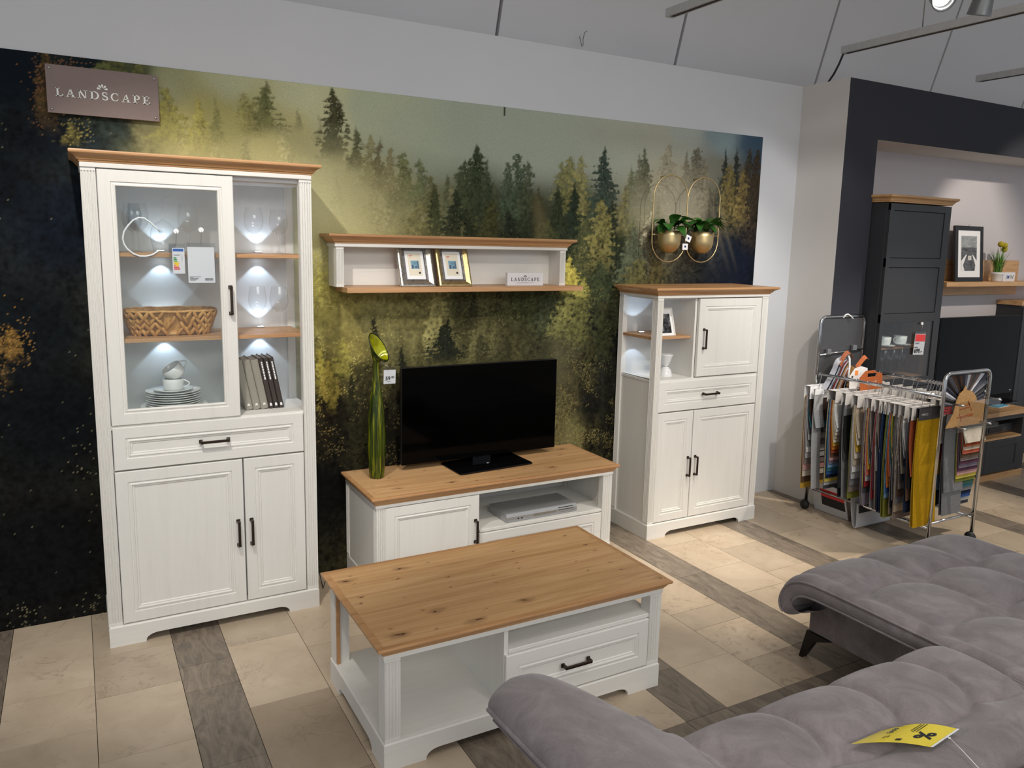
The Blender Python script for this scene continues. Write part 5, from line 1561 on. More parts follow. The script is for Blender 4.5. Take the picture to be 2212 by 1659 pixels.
for k, (s, q, w) in enumerate(((0.52, 0.95, 0.36), (0.56, 0.95, 0.42), (0.60, 0.95, 0.40), (0.30, 0.35, 0.14), (0.34, 0.35, 0.10))):
    MB().grid(lambda u, v, s=s, q=q, w=w: tagmap(s + 0.014 * u, q - w * v, 0.0014), 1, 4).build('small_print', M['ink'], t)
MB().grid(lambda u, v: tagmap(0.50 + 0.07 * u, 0.13 - 0.09 * v + 0.05, 0.0014), 2, 2).build('stamp', M['ink'], t)
MB().tube([(1.891 - 1.8, -2.835 + 2.77, 0.020), (1.88 - 1.8, -2.88 + 2.77, 0.012), (1.872 - 1.8, -2.93 + 2.77, -0.004)], 0.0010, 6).build('string', M['paper_bright'], t)
MB().lathe([(0.0001, 0.0), (0.004, 0.0), (0.004, 0.001), (0.0001, 0.001)], 12, (1.891 - 1.8, -2.835 + 2.77, 0.019)).build('eyelet', M['paper_bright'], t)

# ------------------------------------------------------------------ fabric sample rack
RX0, RX1, RY0, RY1 = 4.190, 4.622, -0.402, -1.283
R_ = thing('sample_rack', 'chrome rolling rack full of fabric sample books by the grey pillar', 'rack', (RX0, RY0, 0))
M['panel_grey'] = plain('grey_metal_panel', (92, 92, 94), 0.35, 0.5, var=0.04)
M['acrylic'] = pane_glass('clear_acrylic', (0.93, 0.93, 0.92))
M['rubber'] = plain('black_rubber', (24, 24, 25), 0.55)
def rl(p): return (p[0] - RX0, p[1] - RY0, p[2])
def end_frame(y, top, low):
    r = 0.045
    pts = [(RX0, y, low)]
    pts += [(RX0, y, top - r)]
    for i in range(1, 7):
        a = PI - PI / 2 * i / 6
        pts.append((RX0 + r + r * math.cos(a), y, top - r + r * math.sin(a)))
    for i in range(0, 7):
        a = PI / 2 - PI / 2 * i / 6
        pts.append((RX1 - r + r * math.cos(a), y, top - r + r * math.sin(a)))
    pts += [(RX1, y, low)]
    return MB().tube([rl(p) for p in pts], 0.0115, 10).build('end_frame', M['chrome'], R_)
end_frame(RY0, 1.300, 0.055)
end_frame(RY1, 1.062, 0.055)
for x, nm in ((RX0, 'hanging_rail'), (RX1, 'hanging_rail')):
    MB().tube([rl((x, RY0, 0.930)), rl((x, RY1, 0.930))], 0.0105, 10).build(nm, M['chrome'], R_)
    MB().tube([rl((x, RY0, 0.155)), rl((x, RY1, 0.155))], 0.0095, 10).build('low_rail', M['chrome'], R_)
for y in (RY0, RY1):
    MB().tube([rl((RX0, y, 0.185)), rl((RX1, y, 0.185))], 0.008, 8).build('cross_bar', M['chrome'], R_)
for x, y in ((RX0, RY0), (RX1, RY0), (RX0, RY1), (RX1, RY1)):
    o = MB().ball(rl((x - 0.010, y, 0.034)), 0.034, 16, (0.8, 1, 1)).build('caster', M['rubber'], R_)
    MB().tube([rl((x, y, 0.030)), rl((x, y, 0.075))], 0.008, 8).build('stem', M['chrome'], o)
MB().box(*[v for v in (0.012, RX1 - RX0 - 0.012, -0.003, 0.003, 0.85, 1.288)]).build('back_panel', M['panel_grey'], R_)
MB().tube([(0.0, -0.012, 1.052), (RX1 - RX0, -0.012, 1.076)], 0.006, 8).build('clip_bar', M['chrome'], R_)
for x, z in ((0.075, 1.075), (0.325, 1.092)):
    MB().box(x - 0.018, x + 0.018, -0.030, -0.006, z - 0.022, z + 0.016).build('clip', M['steel'], R_, bevel=0.003)
MB().tube([(0.205, -0.010, 1.290), (0.215, -0.016, 1.312), (0.235, -0.018, 1.316), (0.262, -0.020, 1.304), (0.285, -0.022, 1.285)], 0.005, 8).build('white_hook', M['paper_bright'], R_)
by = RY1 - RY0
M['mirror'] = plain('polished_plate', (120, 122, 128), 0.08, 1.0, var=0.02)
# acrylic holder with four pegs on the near frame
ac = MB().box(0.070, 0.470, by - 0.060, by - 0.056, 0.730, 0.905).build('acrylic_holder', M['acrylic'], R_, fix=False)
for x, z in ((0.085, 0.885), (0.445, 0.893), (0.130, 0.745), (0.370, 0.757)):
    MB().tube([(x, by - 0.075, z), (x + 0.006, by - 0.005, z)], 0.0055, 8).build('peg', M['steel'], ac)

# fan of leather samples behind the holder
FAN = thing('leather_fan', 'fan of dark and pale leather samples hanging in the near end of the rack', 'leather samples', (4.411, RY1 + 0.016, 0.0))
LE = {n: plain('leather_' + n, c, 0.5, var=0.12, scale=60, bump=0.1) for n, c in dict(black=(34, 32, 34), brown=(86, 62, 50), grey=(96, 98, 106), navy=(46, 48, 62), red=(140, 44, 44), pale=(196, 198, 206), tan=(190, 146, 92), cognac=(176, 92, 42), rust=(150, 80, 44)).items()}
keys = ['grey', 'black', 'pale', 'navy', 'black', 'grey', 'brown', 'black', 'brown', 'navy', 'grey', 'pale', 'brown', 'black', 'brown', 'pale', 'navy', 'grey', 'black', 'navy', 'grey']
for i, kx in enumerate(keys):
    a0 = math.radians(8 + 164 * i / len(keys)); a1 = math.radians(8 + 164 * (i + 1) / len(keys) + 1)
    cx, cz = 0.0, 0.845
    def rim(a):
        c, s = math.cos(a), math.sin(a)
        k = min(0.198 / max(1e-3, abs(c)), 0.198 / max(1e-3, s))
        return (cx - c * k, cz + s * k)
    am = (a0 + a1) / 2
    p0, pm_, p1 = rim(a0), rim(am), rim(a1)
    r0 = 0.05
    q0 = (cx - math.cos(a0) * r0, cz + math.sin(a0) * r0 * 1.8); q1 = (cx - math.cos(a1) * r0, cz + math.sin(a1) * r0 * 1.8)
    mb = MB().add([(q0[0], 0.0, q0[1]), (p0[0], 0.0, p0[1]), (pm_[0], -0.012, pm_[1]), ((q0[0] + q1[0]) / 2, -0.006, (q0[1] + q1[1]) / 2), (p1[0], 0.001, p1[1]), (q1[0], 0.001, q1[1])], [(0, 1, 2, 3), (3, 2, 4, 5)])
    mb.build('leather_strip', LE[kx], FAN, fix=False)
for k in range(3):
    MB().box(-0.198, -0.110, -0.006, -0.002, 0.855 - 0.016 * k, 0.867 - 0.016 * k).build('leather_strip', LE['red'], FAN)
tan = MB().prism([(-0.175, 0.745), (-0.118, 0.825), (-0.100, 0.900), (-0.075, 0.940), (-0.045, 0.955), (-0.028, 0.985), (-0.012, 0.958), (0.040, 0.948), (0.085, 0.915), (0.105, 0.880), (0.180, 0.890), (0.184, 0.745)], 'y', -0.022, -0.018).build('tan_hide', LE['tan'], FAN)
em = MB()
for (x0, z0, x1, z1) in ((-0.085, 0.800, 0.075, 0.812), (-0.045, 0.795, 0.070, 0.803), (-0.02, 0.865, 0.035, 0.872), (-0.06, 0.848, 0.03, 0.855), (0.015, 0.885, 0.06, 0.83), (-0.06, 0.822, -0.035, 0.775), (0.012, 0.895, 0.03, 0.868)):
    d = Vector((x1 - x0, z1 - z0)); n_ = Vector((-d.y, d.x)).normalized() * 0.003
    em.prism([(x0 - n_.x, z0 - n_.y), (x1 - n_.x, z1 - n_.y), (x1 + n_.x, z1 + n_.y), (x0 + n_.x, z0 + n_.y)], 'y', -0.0228, -0.022)
em.build('embossed_mark', LE['cognac'], FAN)

# sample books
PAL = dict(white=(222, 220, 216), cream=(214, 204, 186), beige=(186, 170, 148), sand=(170, 150, 120), taupe=(132, 120, 112), brown=(96, 72, 56), dkbrown=(60, 46, 40), orange=(196, 112, 44), rust=(150, 76, 44),
           ochre=(196, 158, 62), mustard=(176, 136, 16), yellow=(206, 186, 84), olive=(120, 122, 52), green=(70, 104, 84), teal=(60, 112, 122), sky=(120, 160, 190), blue=(52, 84, 140), navy=(30, 42, 66), lilac=(124, 116, 128),
           grey=(126, 126, 128), ltgrey=(176, 176, 176), dkgrey=(70, 70, 74), black=(34, 34, 36), red=(150, 44, 48), plum=(92, 60, 78), pink=(196, 150, 146), coral=(206, 104, 78))
def cloth(name, c):
    t = NT('cloth_' + name)
    v = t.coords((1, 1, 1))
    f = t.noise(v, 260, 2, 0.8)
    c = lin(c)
    t.base(t.ramp(f, [(0.32, tuple(x * 0.62 for x in c)), (0.66, tuple(min(1, x * 1.15) for x in c))]))
    t.bump(f, 0.3, 0.0015)
    return t.set(0.9, 0, Specular_IOR_Level=0.15)
CL = {k: cloth(k, c) for k, c in PAL.items()}
M['card_grey'] = plain('grey_header_card', (206, 202, 198), 0.7, var=0.02)
M['card_dark'] = plain('dark_header_card', (58, 56, 56), 0.7, var=0.03)
def sheet(w, h, flare, wave, t_=0.0016):
    """one hanging cloth: thin, slightly wavy, flaring towards -y at its lower end"""
    mb = MB()
    rings = []
    for j in range(7):
        s = j / 6
        y = -flare * s ** 2.2 + wave * math.sin(s * 5.0)
        z = -h * s
        rings.append([(-w / 2, y, z), (w / 2, y - 0.002 * math.sin(s * 4), z), (w / 2, y + t_, z), (-w / 2, y + t_, z)])
    return mb.loft(rings, True, True, True)
sheet_cache = {}
def add_sheet(parent, w, h, flare, wave, mat, loc):
    key = (round(w, 3), round(h, 3), round(flare, 3), round(wave, 3))
    if key in sheet_cache:
        me = sheet_cache[key].copy(); me.materials.clear(); me.materials.append(mat)
        o = bpy.data.objects.new('swatch', me); COL.objects.link(o); o.parent = parent
    else:
        o = sheet(w, h, flare, wave).build('swatch', mat, parent)
        sheet_cache[key] = o.data
    o.location = loc
    return o
def sample_book(x, y, w, cols, label, header='card_grey', hh=0.075, ztop=0.862, zbot=0.200, first=0.22, cover=None, mark=True, flare=0.03, rail=0.930, group=None, word=None, rot=0.0):
    t = thing('sample_book', label, 'sample book', (x, y, 0), rot, group)
    n = len(cols)
    depth = 0.0030 * n + 0.006
    hd = MB().box(-w / 2, w / 2, -0.0045, -0.003, ztop - hh, ztop).box(-w / 2, w / 2, depth - 0.001, depth + 0.0005, ztop - hh, ztop).box(-w / 2, w / 2, -0.0045, depth + 0.0005, ztop - 0.001, ztop)
    hd.build('header_card', M[header], t)
    z0 = ztop - hh * 0.8
    for i, c in enumerate(cols):
        L_ = first + (z0 - zbot - first) * (i / max(1, n - 1))
        f = flare * (1 - 0.55 * i / n)
        add_sheet(t, w * 0.965, round(L_, 3), round(f, 3), 0.002, CL[c], (0, 0.003 * i, z0))
    if cover:
        add_sheet(t, w * 0.97, round(z0 - zbot, 3), round(flare * 0.9, 3), 0.004, CL[cover], (0, -0.0022, z0))
    hk = [(0.0, depth / 2, ztop), (0.0, depth / 2, ztop + 0.02), (0.012, depth / 2, rail - 0.016), (0.014, depth / 2, rail + 0.004), (0.002, depth / 2, rail + 0.014), (-0.010, depth / 2, rail + 0.008), (-0.013, depth / 2, rail - 0.004)]
    MB().tube(hk, 0.0016, 6).build('hook', M['chrome'], t)
    if word:
        text('header_print', word, 0.017, M['card_grey'], t, Matrix.Translation((-w * 0.40, -0.0050, ztop - hh * 0.62)) @ FRONT, 0.0001, 0.0, 'LEFT', 0, 1.1)
    elif mark:
        mk = MB(); random.seed(int(abs(y) * 1000))
        xx = w * 0.02
        for k in range(7):
            hgt = random.uniform(0.004, 0.011)
            mk.prism([(xx, ztop - hh * 0.66), (xx + 0.004, ztop - hh * 0.66), (xx + 0.009, ztop - hh * 0.66 + hgt), (xx + 0.006, ztop - hh * 0.66 + hgt)], 'y', -0.0050, -0.0045)
            xx += 0.0085
        mk.build('header_print', M['ink'], t)
    return t
LX = 4.192
stripe = ['white', 'white', 'cream', 'beige', 'cream', 'ochre', 'orange', 'rust', 'brown', 'pink', 'lilac', 'sky', 'teal', 'blue', 'navy', 'yellow', 'ltgrey', 'dkgrey']
sample_book(4.185, -0.462, 0.235, ['dkbrown', 'teal', 'dkgrey', 'ltgrey', 'grey', 'white', 'ltgrey', 'taupe', 'pink', 'cream', 'brown', 'ochre'], 'hindmost sample book with teal, grey and brown strips at the pillar end of the rack', 'paper_bright', 0.085, first=0.16, zbot=0.17)
sample_book(4.112, -0.500, 0.085, ['ltgrey'], 'narrow plain pale grey cloth sample hanging nearest the pillar', 'paper_bright', 0.04, 0.850, zbot=0.19, cover='ltgrey', mark=False)
sample_book(4.225, -0.575, 0.085, ['white', 'cream'], 'small sample card with short white cloth beside the striped book', 'paper_bright', 0.085, 0.850, 0.56, 0.14, mark=False, flare=0.02)
sample_book(LX, -0.655, 0.235, stripe, 'sample book striped from white through orange and blue to dark grey', first=0.17, zbot=0.215)
sample_book(LX, -0.728, 0.235, ['black', 'dkgrey', 'grey', 'black', 'dkgrey', 'black'], 'sample book of black and white speckled cloth', zbot=0.195, first=0.30, cover='grey')
sample_book(LX, -0.815, 0.235, ['beige', 'cream', 'ochre', 'cream', 'beige', 'white', 'ltgrey', 'grey', 'taupe', 'olive'], 'sample book striped in cream, beige and pale grey', zbot=0.205, first=0.20)
sample_book(LX, -0.880, 0.235, ['lilac', 'grey', 'lilac'], 'sample book with a lilac grey cover cloth', zbot=0.195, first=0.40, cover='lilac')
sample_book(LX, -0.912, 0.235, ['taupe', 'dkgrey', 'grey', 'ochre', 'coral', 'ltgrey', 'red', 'dkgrey', 'yellow', 'grey'], 'sample book with a dark taupe front strip and coral and yellow ends', zbot=0.20, first=0.26)
sample_book(LX, -0.965, 0.235, ['taupe', 'dkgrey', 'ltgrey', 'rust', 'plum', 'red', 'grey'], 'sample book of grey strips ending in rust and plum', zbot=0.195, first=0.25, cover='taupe')
sample_book(LX, -0.998, 0.235, ['navy', 'blue', 'navy'], 'sample book with a navy blue cover cloth', zbot=0.185, first=0.42, cover='navy')
sample_book(LX, -1.028, 0.235, ['olive', 'green', 'olive'], 'sample book with an olive green knitted cover cloth', zbot=0.165, first=0.42, cover='olive')
sample_book(LX, -1.062, 0.235, ['olive', 'ochre', 'green', 'teal', 'coral', 'rust', 'orange', 'blue', 'sky', 'navy'], 'sample book with orange, green and blue wavy strips in front of the olive one', zbot=0.25, first=0.24)
sample_book(LX, -1.098, 0.235, ['ltgrey', 'dkgrey', 'grey', 'taupe', 'dkgrey', 'grey', 'black', 'taupe'], 'sample book of dark grey knitted strips', zbot=0.20, first=0.30)
sample_book(LX, -1.132, 0.235, ['white', 'ltgrey', 'dkgrey', 'beige', 'dkgrey', 'taupe', 'brown', 'grey', 'beige', 'taupe'], 'sample book with a white textured front strip and brown grey ends', zbot=0.175, first=0.20)
sample_book(4.170, -1.185, 0.215, ['rust', 'black', 'brown', 'navy'], 'sample book of rust, black and brown cloth behind the mustard one', zbot=0.24, first=0.34, mark=False)
sample_book(4.182, -1.222, 0.215, ['mustard', 'mustard', 'ochre'], 'mustard yellow sample book with dark header at the near end', 'card_dark', 0.070, 0.862, 0.165, 0.62, cover='mustard', word='MERCIS')
RXX = 4.640
rp = (['cream', 'rust', 'beige', 'coral', 'brown', 'taupe', 'plum', 'lilac', 'plum', 'pink', 'yellow', 'olive', 'green', 'teal', 'grey', 'navy', 'blue', 'ltgrey', 'dkgrey'])
sample_book(4.655, -1.205, 0.215, rp, 'sample book striped from rust through plum to blue on the right hand rail', 'panel_grey', 0.10, 0.80, 0.195, 0.11, flare=0.02)
sample_book(4.540, -1.160, 0.20, ['grey', 'dkgrey', 'grey'], 'plain grey sample book behind the rust and plum striped one', 'panel_grey', 0.07, 0.86, 0.16, 0.5, cover='grey', mark=False)
sample_book(4.530, -1.110, 0.20, ['white', 'red', 'ochre', 'sky', 'navy'], 'sample book with white, red and ochre strips on the right hand rail', zbot=0.20, first=0.2, mark=False)
sample_book(4.520, -1.060, 0.20, ['green', 'yellow', 'ochre', 'brown', 'navy', 'teal', 'red'], 'sample book with green, yellow and brown strips on the right hand rail', zbot=0.20, first=0.22, mark=False)
# bare chrome hangers along the right hand rail
hk = None
for i, y in enumerate((-0.52, -0.56, -0.66, -0.73, -0.80, -0.83, -0.90, -0.92, -0.94, -0.96, -0.98, -1.0, -1.02)):
    t = thing('card_hanger', 'white header card on a chrome hook along the right hand rack rail', 'sample book', (4.622, y, 0), 0.0, 'header cards on the right hand rail')
    if hk is None:
        a = MB().tube([(0.0, 0, 0.862), (0.0, 0, 0.880), (0.012, 0, 0.914), (0.014, 0, 0.934), (0.002, 0, 0.944), (-0.010, 0, 0.938), (-0.013, 0, 0.926)], 0.0016, 6).build('hook', M['chrome'], t)
        b = MB().box(-0.105, 0.105, -0.004, 0.004, 0.790, 0.862).build('header_card', M['card_grey'], t)
        c = sheet(0.2, 0.55, 0.02, 0.002).build('swatch', CL['beige'], t, loc=(0, 0, 0.80))
        hk = (a, b, c)
    else:
        for s in hk:
            q = s.copy(); COL.objects.link(q); q.parent = t

# leather bundles hung over the clip bar
def strip(pts, w, mat, parent, name='leather_strip', dirv=(0, 1, 0)):
    d = Vector(dirv) * w / 2
    P = smooth_poly(pts, 2)
    mb = MB()
    up_ = Vector((0.0, 0.0, 0.0025))
    mb.loft([[p - d, p + d, p + d + up_, p - d + up_] for p in P], True, True, True, smooth=False)
    return mb.build(name, mat, parent)
t = thing('leather_bundle', 'bundle of striped pale, navy and red leather strips hung at the tall rack end', 'leather samples', (4.30, -0.47, 0))
for i, c in enumerate(('pale', 'navy', 'pale', 'grey', 'red', 'pale', 'brown', 'tan', 'pale', 'cognac')):
    dx_ = 0.0125 * i
    strip([(0.055 + dx_ * 0.5, 0.0, 1.035 - 0.004 * i), (-0.010 + dx_, -0.005, 1.015 - 0.005 * i), (-0.040 + dx_, -0.012, 0.955), (-0.100 + dx_ * 1.15, -0.02, 0.885), (-0.140 + dx_ * 1.3, -0.025, 0.842)], 0.05, LE[c], t, dirv=(0.25, 0.9, 0.2))
strip([(-0.01, -0.03, 0.99), (0.03, -0.02, 1.045), (0.07, -0.012, 1.070), (0.095, -0.02, 1.068), (0.11, -0.03, 1.03)], 0.03, LE['rust'], t, 'strap', (0, 0.8, 0.6))
MB().tube([(0.085, -0.005, 1.065), (0.09, -0.02, 1.03), (0.085, -0.03, 0.98), (0.075, -0.035, 0.93), (0.07, -0.04, 0.88)], 0.007, 8).build('cord', M['paper'], t)
t = thing('leather_bundle', 'bundle of cognac and red edged leather sheets beside the striped bundle', 'leather samples', (4.41, -0.50, 0))
for i, c in enumerate(('tan', 'red', 'pale', 'black', 'tan', 'pale')):
    strip([(0.010 + 0.012 * i, 0.0, 0.975 - 0.004 * i), (-0.010 + 0.012 * i, -0.01, 0.93), (-0.03 + 0.013 * i, -0.016, 0.88), (-0.04 + 0.014 * i, -0.02, 0.842)], 0.05, LE[c], t, dirv=(0.2, 0.9, 0.2))
strip([(0.02, -0.02, 0.97), (0.06, -0.02, 1.01), (0.10, -0.02, 1.042), (0.12, -0.02, 1.030)], 0.03, LE['cognac'], t, 'strap', (0, 0.8, 0.6))
t = thing('leather_swatch', 'cognac brown leather piece with a cut out handle standing over the rail', 'leather sample', (4.345, -0.70, 0))
out = [(-0.10, 0.862), (-0.112, 0.955), (-0.085, 0.965), (-0.060, 0.985), (0.020, 0.985), (0.045, 0.972), (0.100, 0.962), (0.118, 0.862)]
hole = [(-0.040, 0.945), (-0.040, 0.968), (0.045, 0.968), (0.045, 0.945)]
mb = MB()
mb.prism([(-0.10, 0.862), (-0.112, 0.945), (0.104, 0.945), (0.118, 0.862)], 'y', -0.002, 0.002)
mb.prism([(-0.112, 0.945), (-0.085, 0.965), (-0.060, 0.985), (-0.040, 0.985), (-0.040, 0.945)], 'y', -0.002, 0.002)
mb.prism([(-0.040, 0.968), (-0.040, 0.985), (0.020, 0.985), (0.045, 0.974), (0.045, 0.968)], 'y', -0.002, 0.002)
mb.prism([(0.045, 0.945), (0.045, 0.974), (0.100, 0.962), (0.104, 0.945)], 'y', -0.002, 0.002)
mb.build('hide', LE['cognac'], t)
mk = MB(); random.seed(4)
x = -0.03
for k in range(8):
    h_ = random.uniform(0.006, 0.016)
    mk.prism([(x, 0.905), (x + 0.002, 0.905), (x + 0.007, 0.905 + h_), (x + 0.005, 0.905 + h_)], 'y', -0.0026, -0.002); x += 0.011
mk.build('stamped_name', M['card_grey'], t)
t = thing('leather_swatch', 'white leather piece with small tags behind the cognac one on the rack', 'leather sample', (4.345, -0.62, 0))
MB().prism([(-0.10, 0.862), (-0.105, 0.94), (-0.06, 0.99), (0.0, 1.0), (0.06, 0.985), (0.07, 0.862)], 'y', -0.002, 0.002).build('hide', M['paper'], t)
MB().box(-0.06, -0.03, -0.0032, -0.002, 0.945, 0.975).build('sticker', COLR['orange'], t)
MB().box(-0.09, -0.075, -0.0032, -0.002, 0.93, 0.942).box(-0.055, -0.035, -0.0032, -0.002, 0.905, 0.912).build('small_print', M['ink'], t)

# large sample boards standing on the floor under the rack
M['board_grey'] = plain('pale_grey_board', (196, 196, 198), 0.7, var=0.03)
t = thing('sample_board', 'pale grey sample board with red and black patches under the rack', 'sample board', (4.250, -0.56, 0.002))
t.rotation_euler = (0, -0.28, 0)
MB().box(-0.004, 0.004, -0.14, 0.13, 0.0, 0.215).build('board', M['board_grey'], t, bevel=0.002)
MB().box(-0.0052, -0.004, -0.128, 0.055, 0.125, 0.180).build('red_patch', COLR['red'], t)
MB().box(-0.0052, -0.004, -0.128, 0.055, 0.060, 0.125).build('black_patch', M['ink'], t)
t = thing('sample_board', 'pale grey folded sample board with black top strip under the rack', 'sample board', (4.315, -0.820, 0.002))
fold = smooth_poly([(0.040, 0.19), (0.028, 0.09), (0.012, 0.02), (-0.006, 0.003), (-0.016, 0.02), (-0.014, 0.08), (-0.008, 0.165)], 2)
mb = MB()
nrm = []
ringsA = [[(-0.165, p.x, p.y), (0.165, p.x, p.y), (0.165, p.x + 0.003, p.y + 0.002), (-0.165, p.x + 0.003, p.y + 0.002)] for p in fold]
mb.loft(ringsA, True, True, True).build('board', M['board_grey'], t)
MB().box(-0.150, 0.165, -0.0165, -0.013, 0.105, 0.155).build('black_strip', M['ink'], t)

# ------------------------------------------------------------------ the next display in the niche
M['anthracite'] = plain('anthracite_lacquer', (48, 49, 52), 0.5, var=0.03)
M['walnut'] = wood('dim_oak_lining', ((96, 68, 44), (122, 88, 58), (140, 104, 70)), 'z', 0.5, False)
AC_ = thing('anthracite_cabinet', 'tall anthracite cabinet with oak top and glazed middle standing in the niche', 'cabinet', (4.642, 0, 0))
w = 0.668; yf = -0.500
MB().box(0, 0.018, yf + 0.02, -0.004, 0.0, 2.05).build('side_panel', M['anthracite'], AC_)
MB().box(w - 0.018, w, yf + 0.02, -0.004, 0.0, 2.05).build('side_panel', M['anthracite'], AC_)
MB().box(0.018, w - 0.018, -0.016, -0.004, 0.0, 2.05).build('back_panel', M['walnut'], AC_)
MB().box(0.018, w - 0.018, yf + 0.022, -0.016, 1.262, 2.05).build('upper_box', M['anthracite'], AC_)
MB().box(0.018, w - 0.018, yf + 0.022, -0.016, 0.04, 0.80).build('lower_box', M['anthracite'], AC_)
MB().box(0.018, 0.024, yf + 0.03, -0.016, 0.80, 1.262).build('lining', M['walnut'], AC_)
MB().box(w - 0.024, w - 0.018, yf + 0.03, -0.016, 0.80, 1.262).build('lining', M['walnut'], AC_)
MB().box(0.024, w - 0.024, yf + 0.05, -0.016, 0.845, 0.862).build('shelf_board', M['walnut'], AC_)
MB().box(0.024, w - 0.024, yf + 0.06, -0.016, 1.062, 1.074).build('shelf_board', M['walnut'], AC_)
# door: frame with three openings, two panels and a pane
x0, x1 = 0.012, w - 0.004
door = MB()
door.box(x0, x1, yf, yf + 0.020, 2.003, 2.048)
dd = door.build('door', M['anthracite'], AC_, bevel=0.001)
for (a, b, c, d_) in ((x0, x1, 1.630, 1.690), (x0, x1, 1.255, 1.316), (x0, x1, 0.80, 0.862)):
    MB().box(a, b, yf, yf + 0.020, c, d_).build('rail', M['anthracite'], dd, bevel=0.001)
MB().box(x0, 0.048, yf - 0.0005, yf + 0.020, 0.80, 2.048).build('stile', M['anthracite'], dd, bevel=0.0015)
MB().box(w - 0.072, x1, yf - 0.0005, yf + 0.020, 0.80, 2.048).build('stile', M['anthracite'], dd, bevel=0.0015)
for z0, z1 in ((1.694, 1.999), (1.320, 1.626)):
    MB().box(0.052, w - 0.076, yf + 0.004, yf + 0.016, z0, z1).build('panel', M['anthracite'], dd)
MB().box(0.046, w - 0.070, yf + 0.006, yf + 0.010, 0.858, 1.258).build('pane', M['glass'], dd, fix=False)
framed_front('lower_door', x0, x1, 0.06, 0.795, yf, M['anthracite'], AC_)
crown('crown', 0.0, w, yf + 0.002, -0.004, 2.055, M['oak_light'], AC_, 0.95, 1.05)
for x, lb, a in ((4.870, 'white cup on its saucer, left of two in the anthracite cabinet', PI), (5.045, 'white cup on its saucer, right of two in the anthracite cabinet', PI)):
    t = cup('coffee_cup', lb, 0.046, 0.058, a)
    t.location = (x, -0.385, 1.0865)
    MB().lathe([(0.0001, -0.012), (0.03, -0.012), (0.04, -0.009), (0.075, 0.0), (0.076, 0.001), (0.04, -0.004), (0.0001, -0.005)], 32).build('saucer', M['porcelain'], t)
for k, (x, nm) in enumerate(((4.895, 'left'), (4.988, 'middle'), (5.080, 'right'))):
    wine_glass(x, -0.380, 0.8625, 0.186, 0.042, 'clear wine glass below the cups in the anthracite cabinet, %s of three' % nm)
t = thing('price_tag', 'red and white 699 price tag hanging on the anthracite cabinet glass', 'price tag', (5.089, yf - 0.002, 1.02))
t.rotation_euler = (0, 0.05, 0)
MB().prism([(0.010 * math.cos(a * PI / 9), 0.222 + 0.010 * math.sin(a * PI / 9)) for a in range(18)], 'y', -0.006, 0.0).build('suction_cup', M['paper_bright'], t)
MB().tube([(0, -0.006, 0.22), (0.001, -0.007, 0.19), (0, -0.005, 0.165)], 0.0008, 5).build('hook', M['steel'], t)
MB().box(-0.061, 0.061, -0.0045, -0.0035, 0, 0.166).build('sleeve', M['sleeve'], t, fix=False)
MB().box(-0.058, 0.058, -0.0030, -0.0020, 0.003, 0.150).build('card', M['paper_bright'], t)
MB().box(-0.054, 0.030, -0.0052, -0.0048, 0.098, 0.146).build('red_field', COLR['red'], t)
MB().box(0.034, 0.054, -0.0052, -0.0048, 0.098, 0.146).build('red_bar', COLR['red'], t)
text('price', '699.-', 0.043, M['ink'], t, Matrix.Translation((-0.052, -0.0050, 0.016)) @ FRONT, 0.0001, 0.0010)
MB().box(-0.052, -0.015, -0.0052, -0.0048, 0.053, 0.058).box(-0.050, 0.0, -0.0052, -0.0048, 0.085, 0.087).box(-0.050, -0.01, -0.0052, -0.0048, 0.080, 0.082).build('small_print', M['ink'], t)
OS_ = thing('oak_wall_shelf', 'light oak wall shelf with back board in the grey niche', 'shelf', (6.4, -0.004, 0))
MB().box(-0.60, 0.685, -0.020, 0, 1.392, 1.680).build('back_board', M['oak_light'], OS_, bevel=0.001)
MB().box(-0.60, 0.90, -0.205, -0.020, 1.474, 1.508).build('shelf_board', M['oak_light'], OS_, bevel=0.001)
def photo_pier():
    t = NT('grey_sea_photo_print')
    tc = t.n('ShaderNodeTexCoord'); sp = t.n('ShaderNodeSeparateXYZ'); t.l(tc.outputs['Generated'], sp.inputs[0])
    f = t.noise(t.coords((4, 1, 16)), 3, 5, 0.6)
    sky = t.ramp(f, [(0.3, lin((120, 124, 124))), (0.7, lin((176, 178, 178)))])
    sea = t.ramp(f, [(0.35, lin((46, 46, 48))), (0.65, lin((110, 110, 112)))])
    st = t.n('ShaderNodeMath', operation='GREATER_THAN'); st.inputs[1].default_value = 0.67; t.l(sp.outputs['Z'], st.inputs[0])
    t.base(t.mix(st.outputs[0], sea, sky))
    return t.set(0.4)
t = thing('photo_frame', 'black frame with a tall seaside photograph on the oak wall shelf', 'picture frame', (6.215, -0.130, 1.5095))
t.rotation_euler = (-0.10, 0, 0)
MB().loft(frame_rings(0.372, 0.440, [(0, 0.022), (0, 0.001), (0.002, 0.0), (0.034, 0.0), (0.035, 0.008)]), True, True).build('moulding', M['black'], t)
MB().box(-0.152, 0.152, 0.006, 0.008, 0.034, 0.406).build('mat_board', M['paper_bright'], t)
MB().box(-0.103, 0.103, 0.0045, 0.006, 0.085, 0.362).build('photograph', photo_pier(), t)
pz = MB().prism([(-0.103, 0.085), (-0.103, 0.165), (-0.04, 0.215), (-0.03, 0.215), (-0.08, 0.13), (-0.06, 0.085)], 'y', 0.0038, 0.0045)
pz.prism([(0.103, 0.085), (0.103, 0.165), (0.05, 0.215), (0.042, 0.215), (0.085, 0.13), (0.075, 0.085)], 'y', 0.0038, 0.0045)
pz.build('pier_railing', M['paper'], t)
MB().box(-0.016, 0.030, 0.0038, 0.0045, 0.170, 0.205).build('pier_hut', M['card_grey'], t)
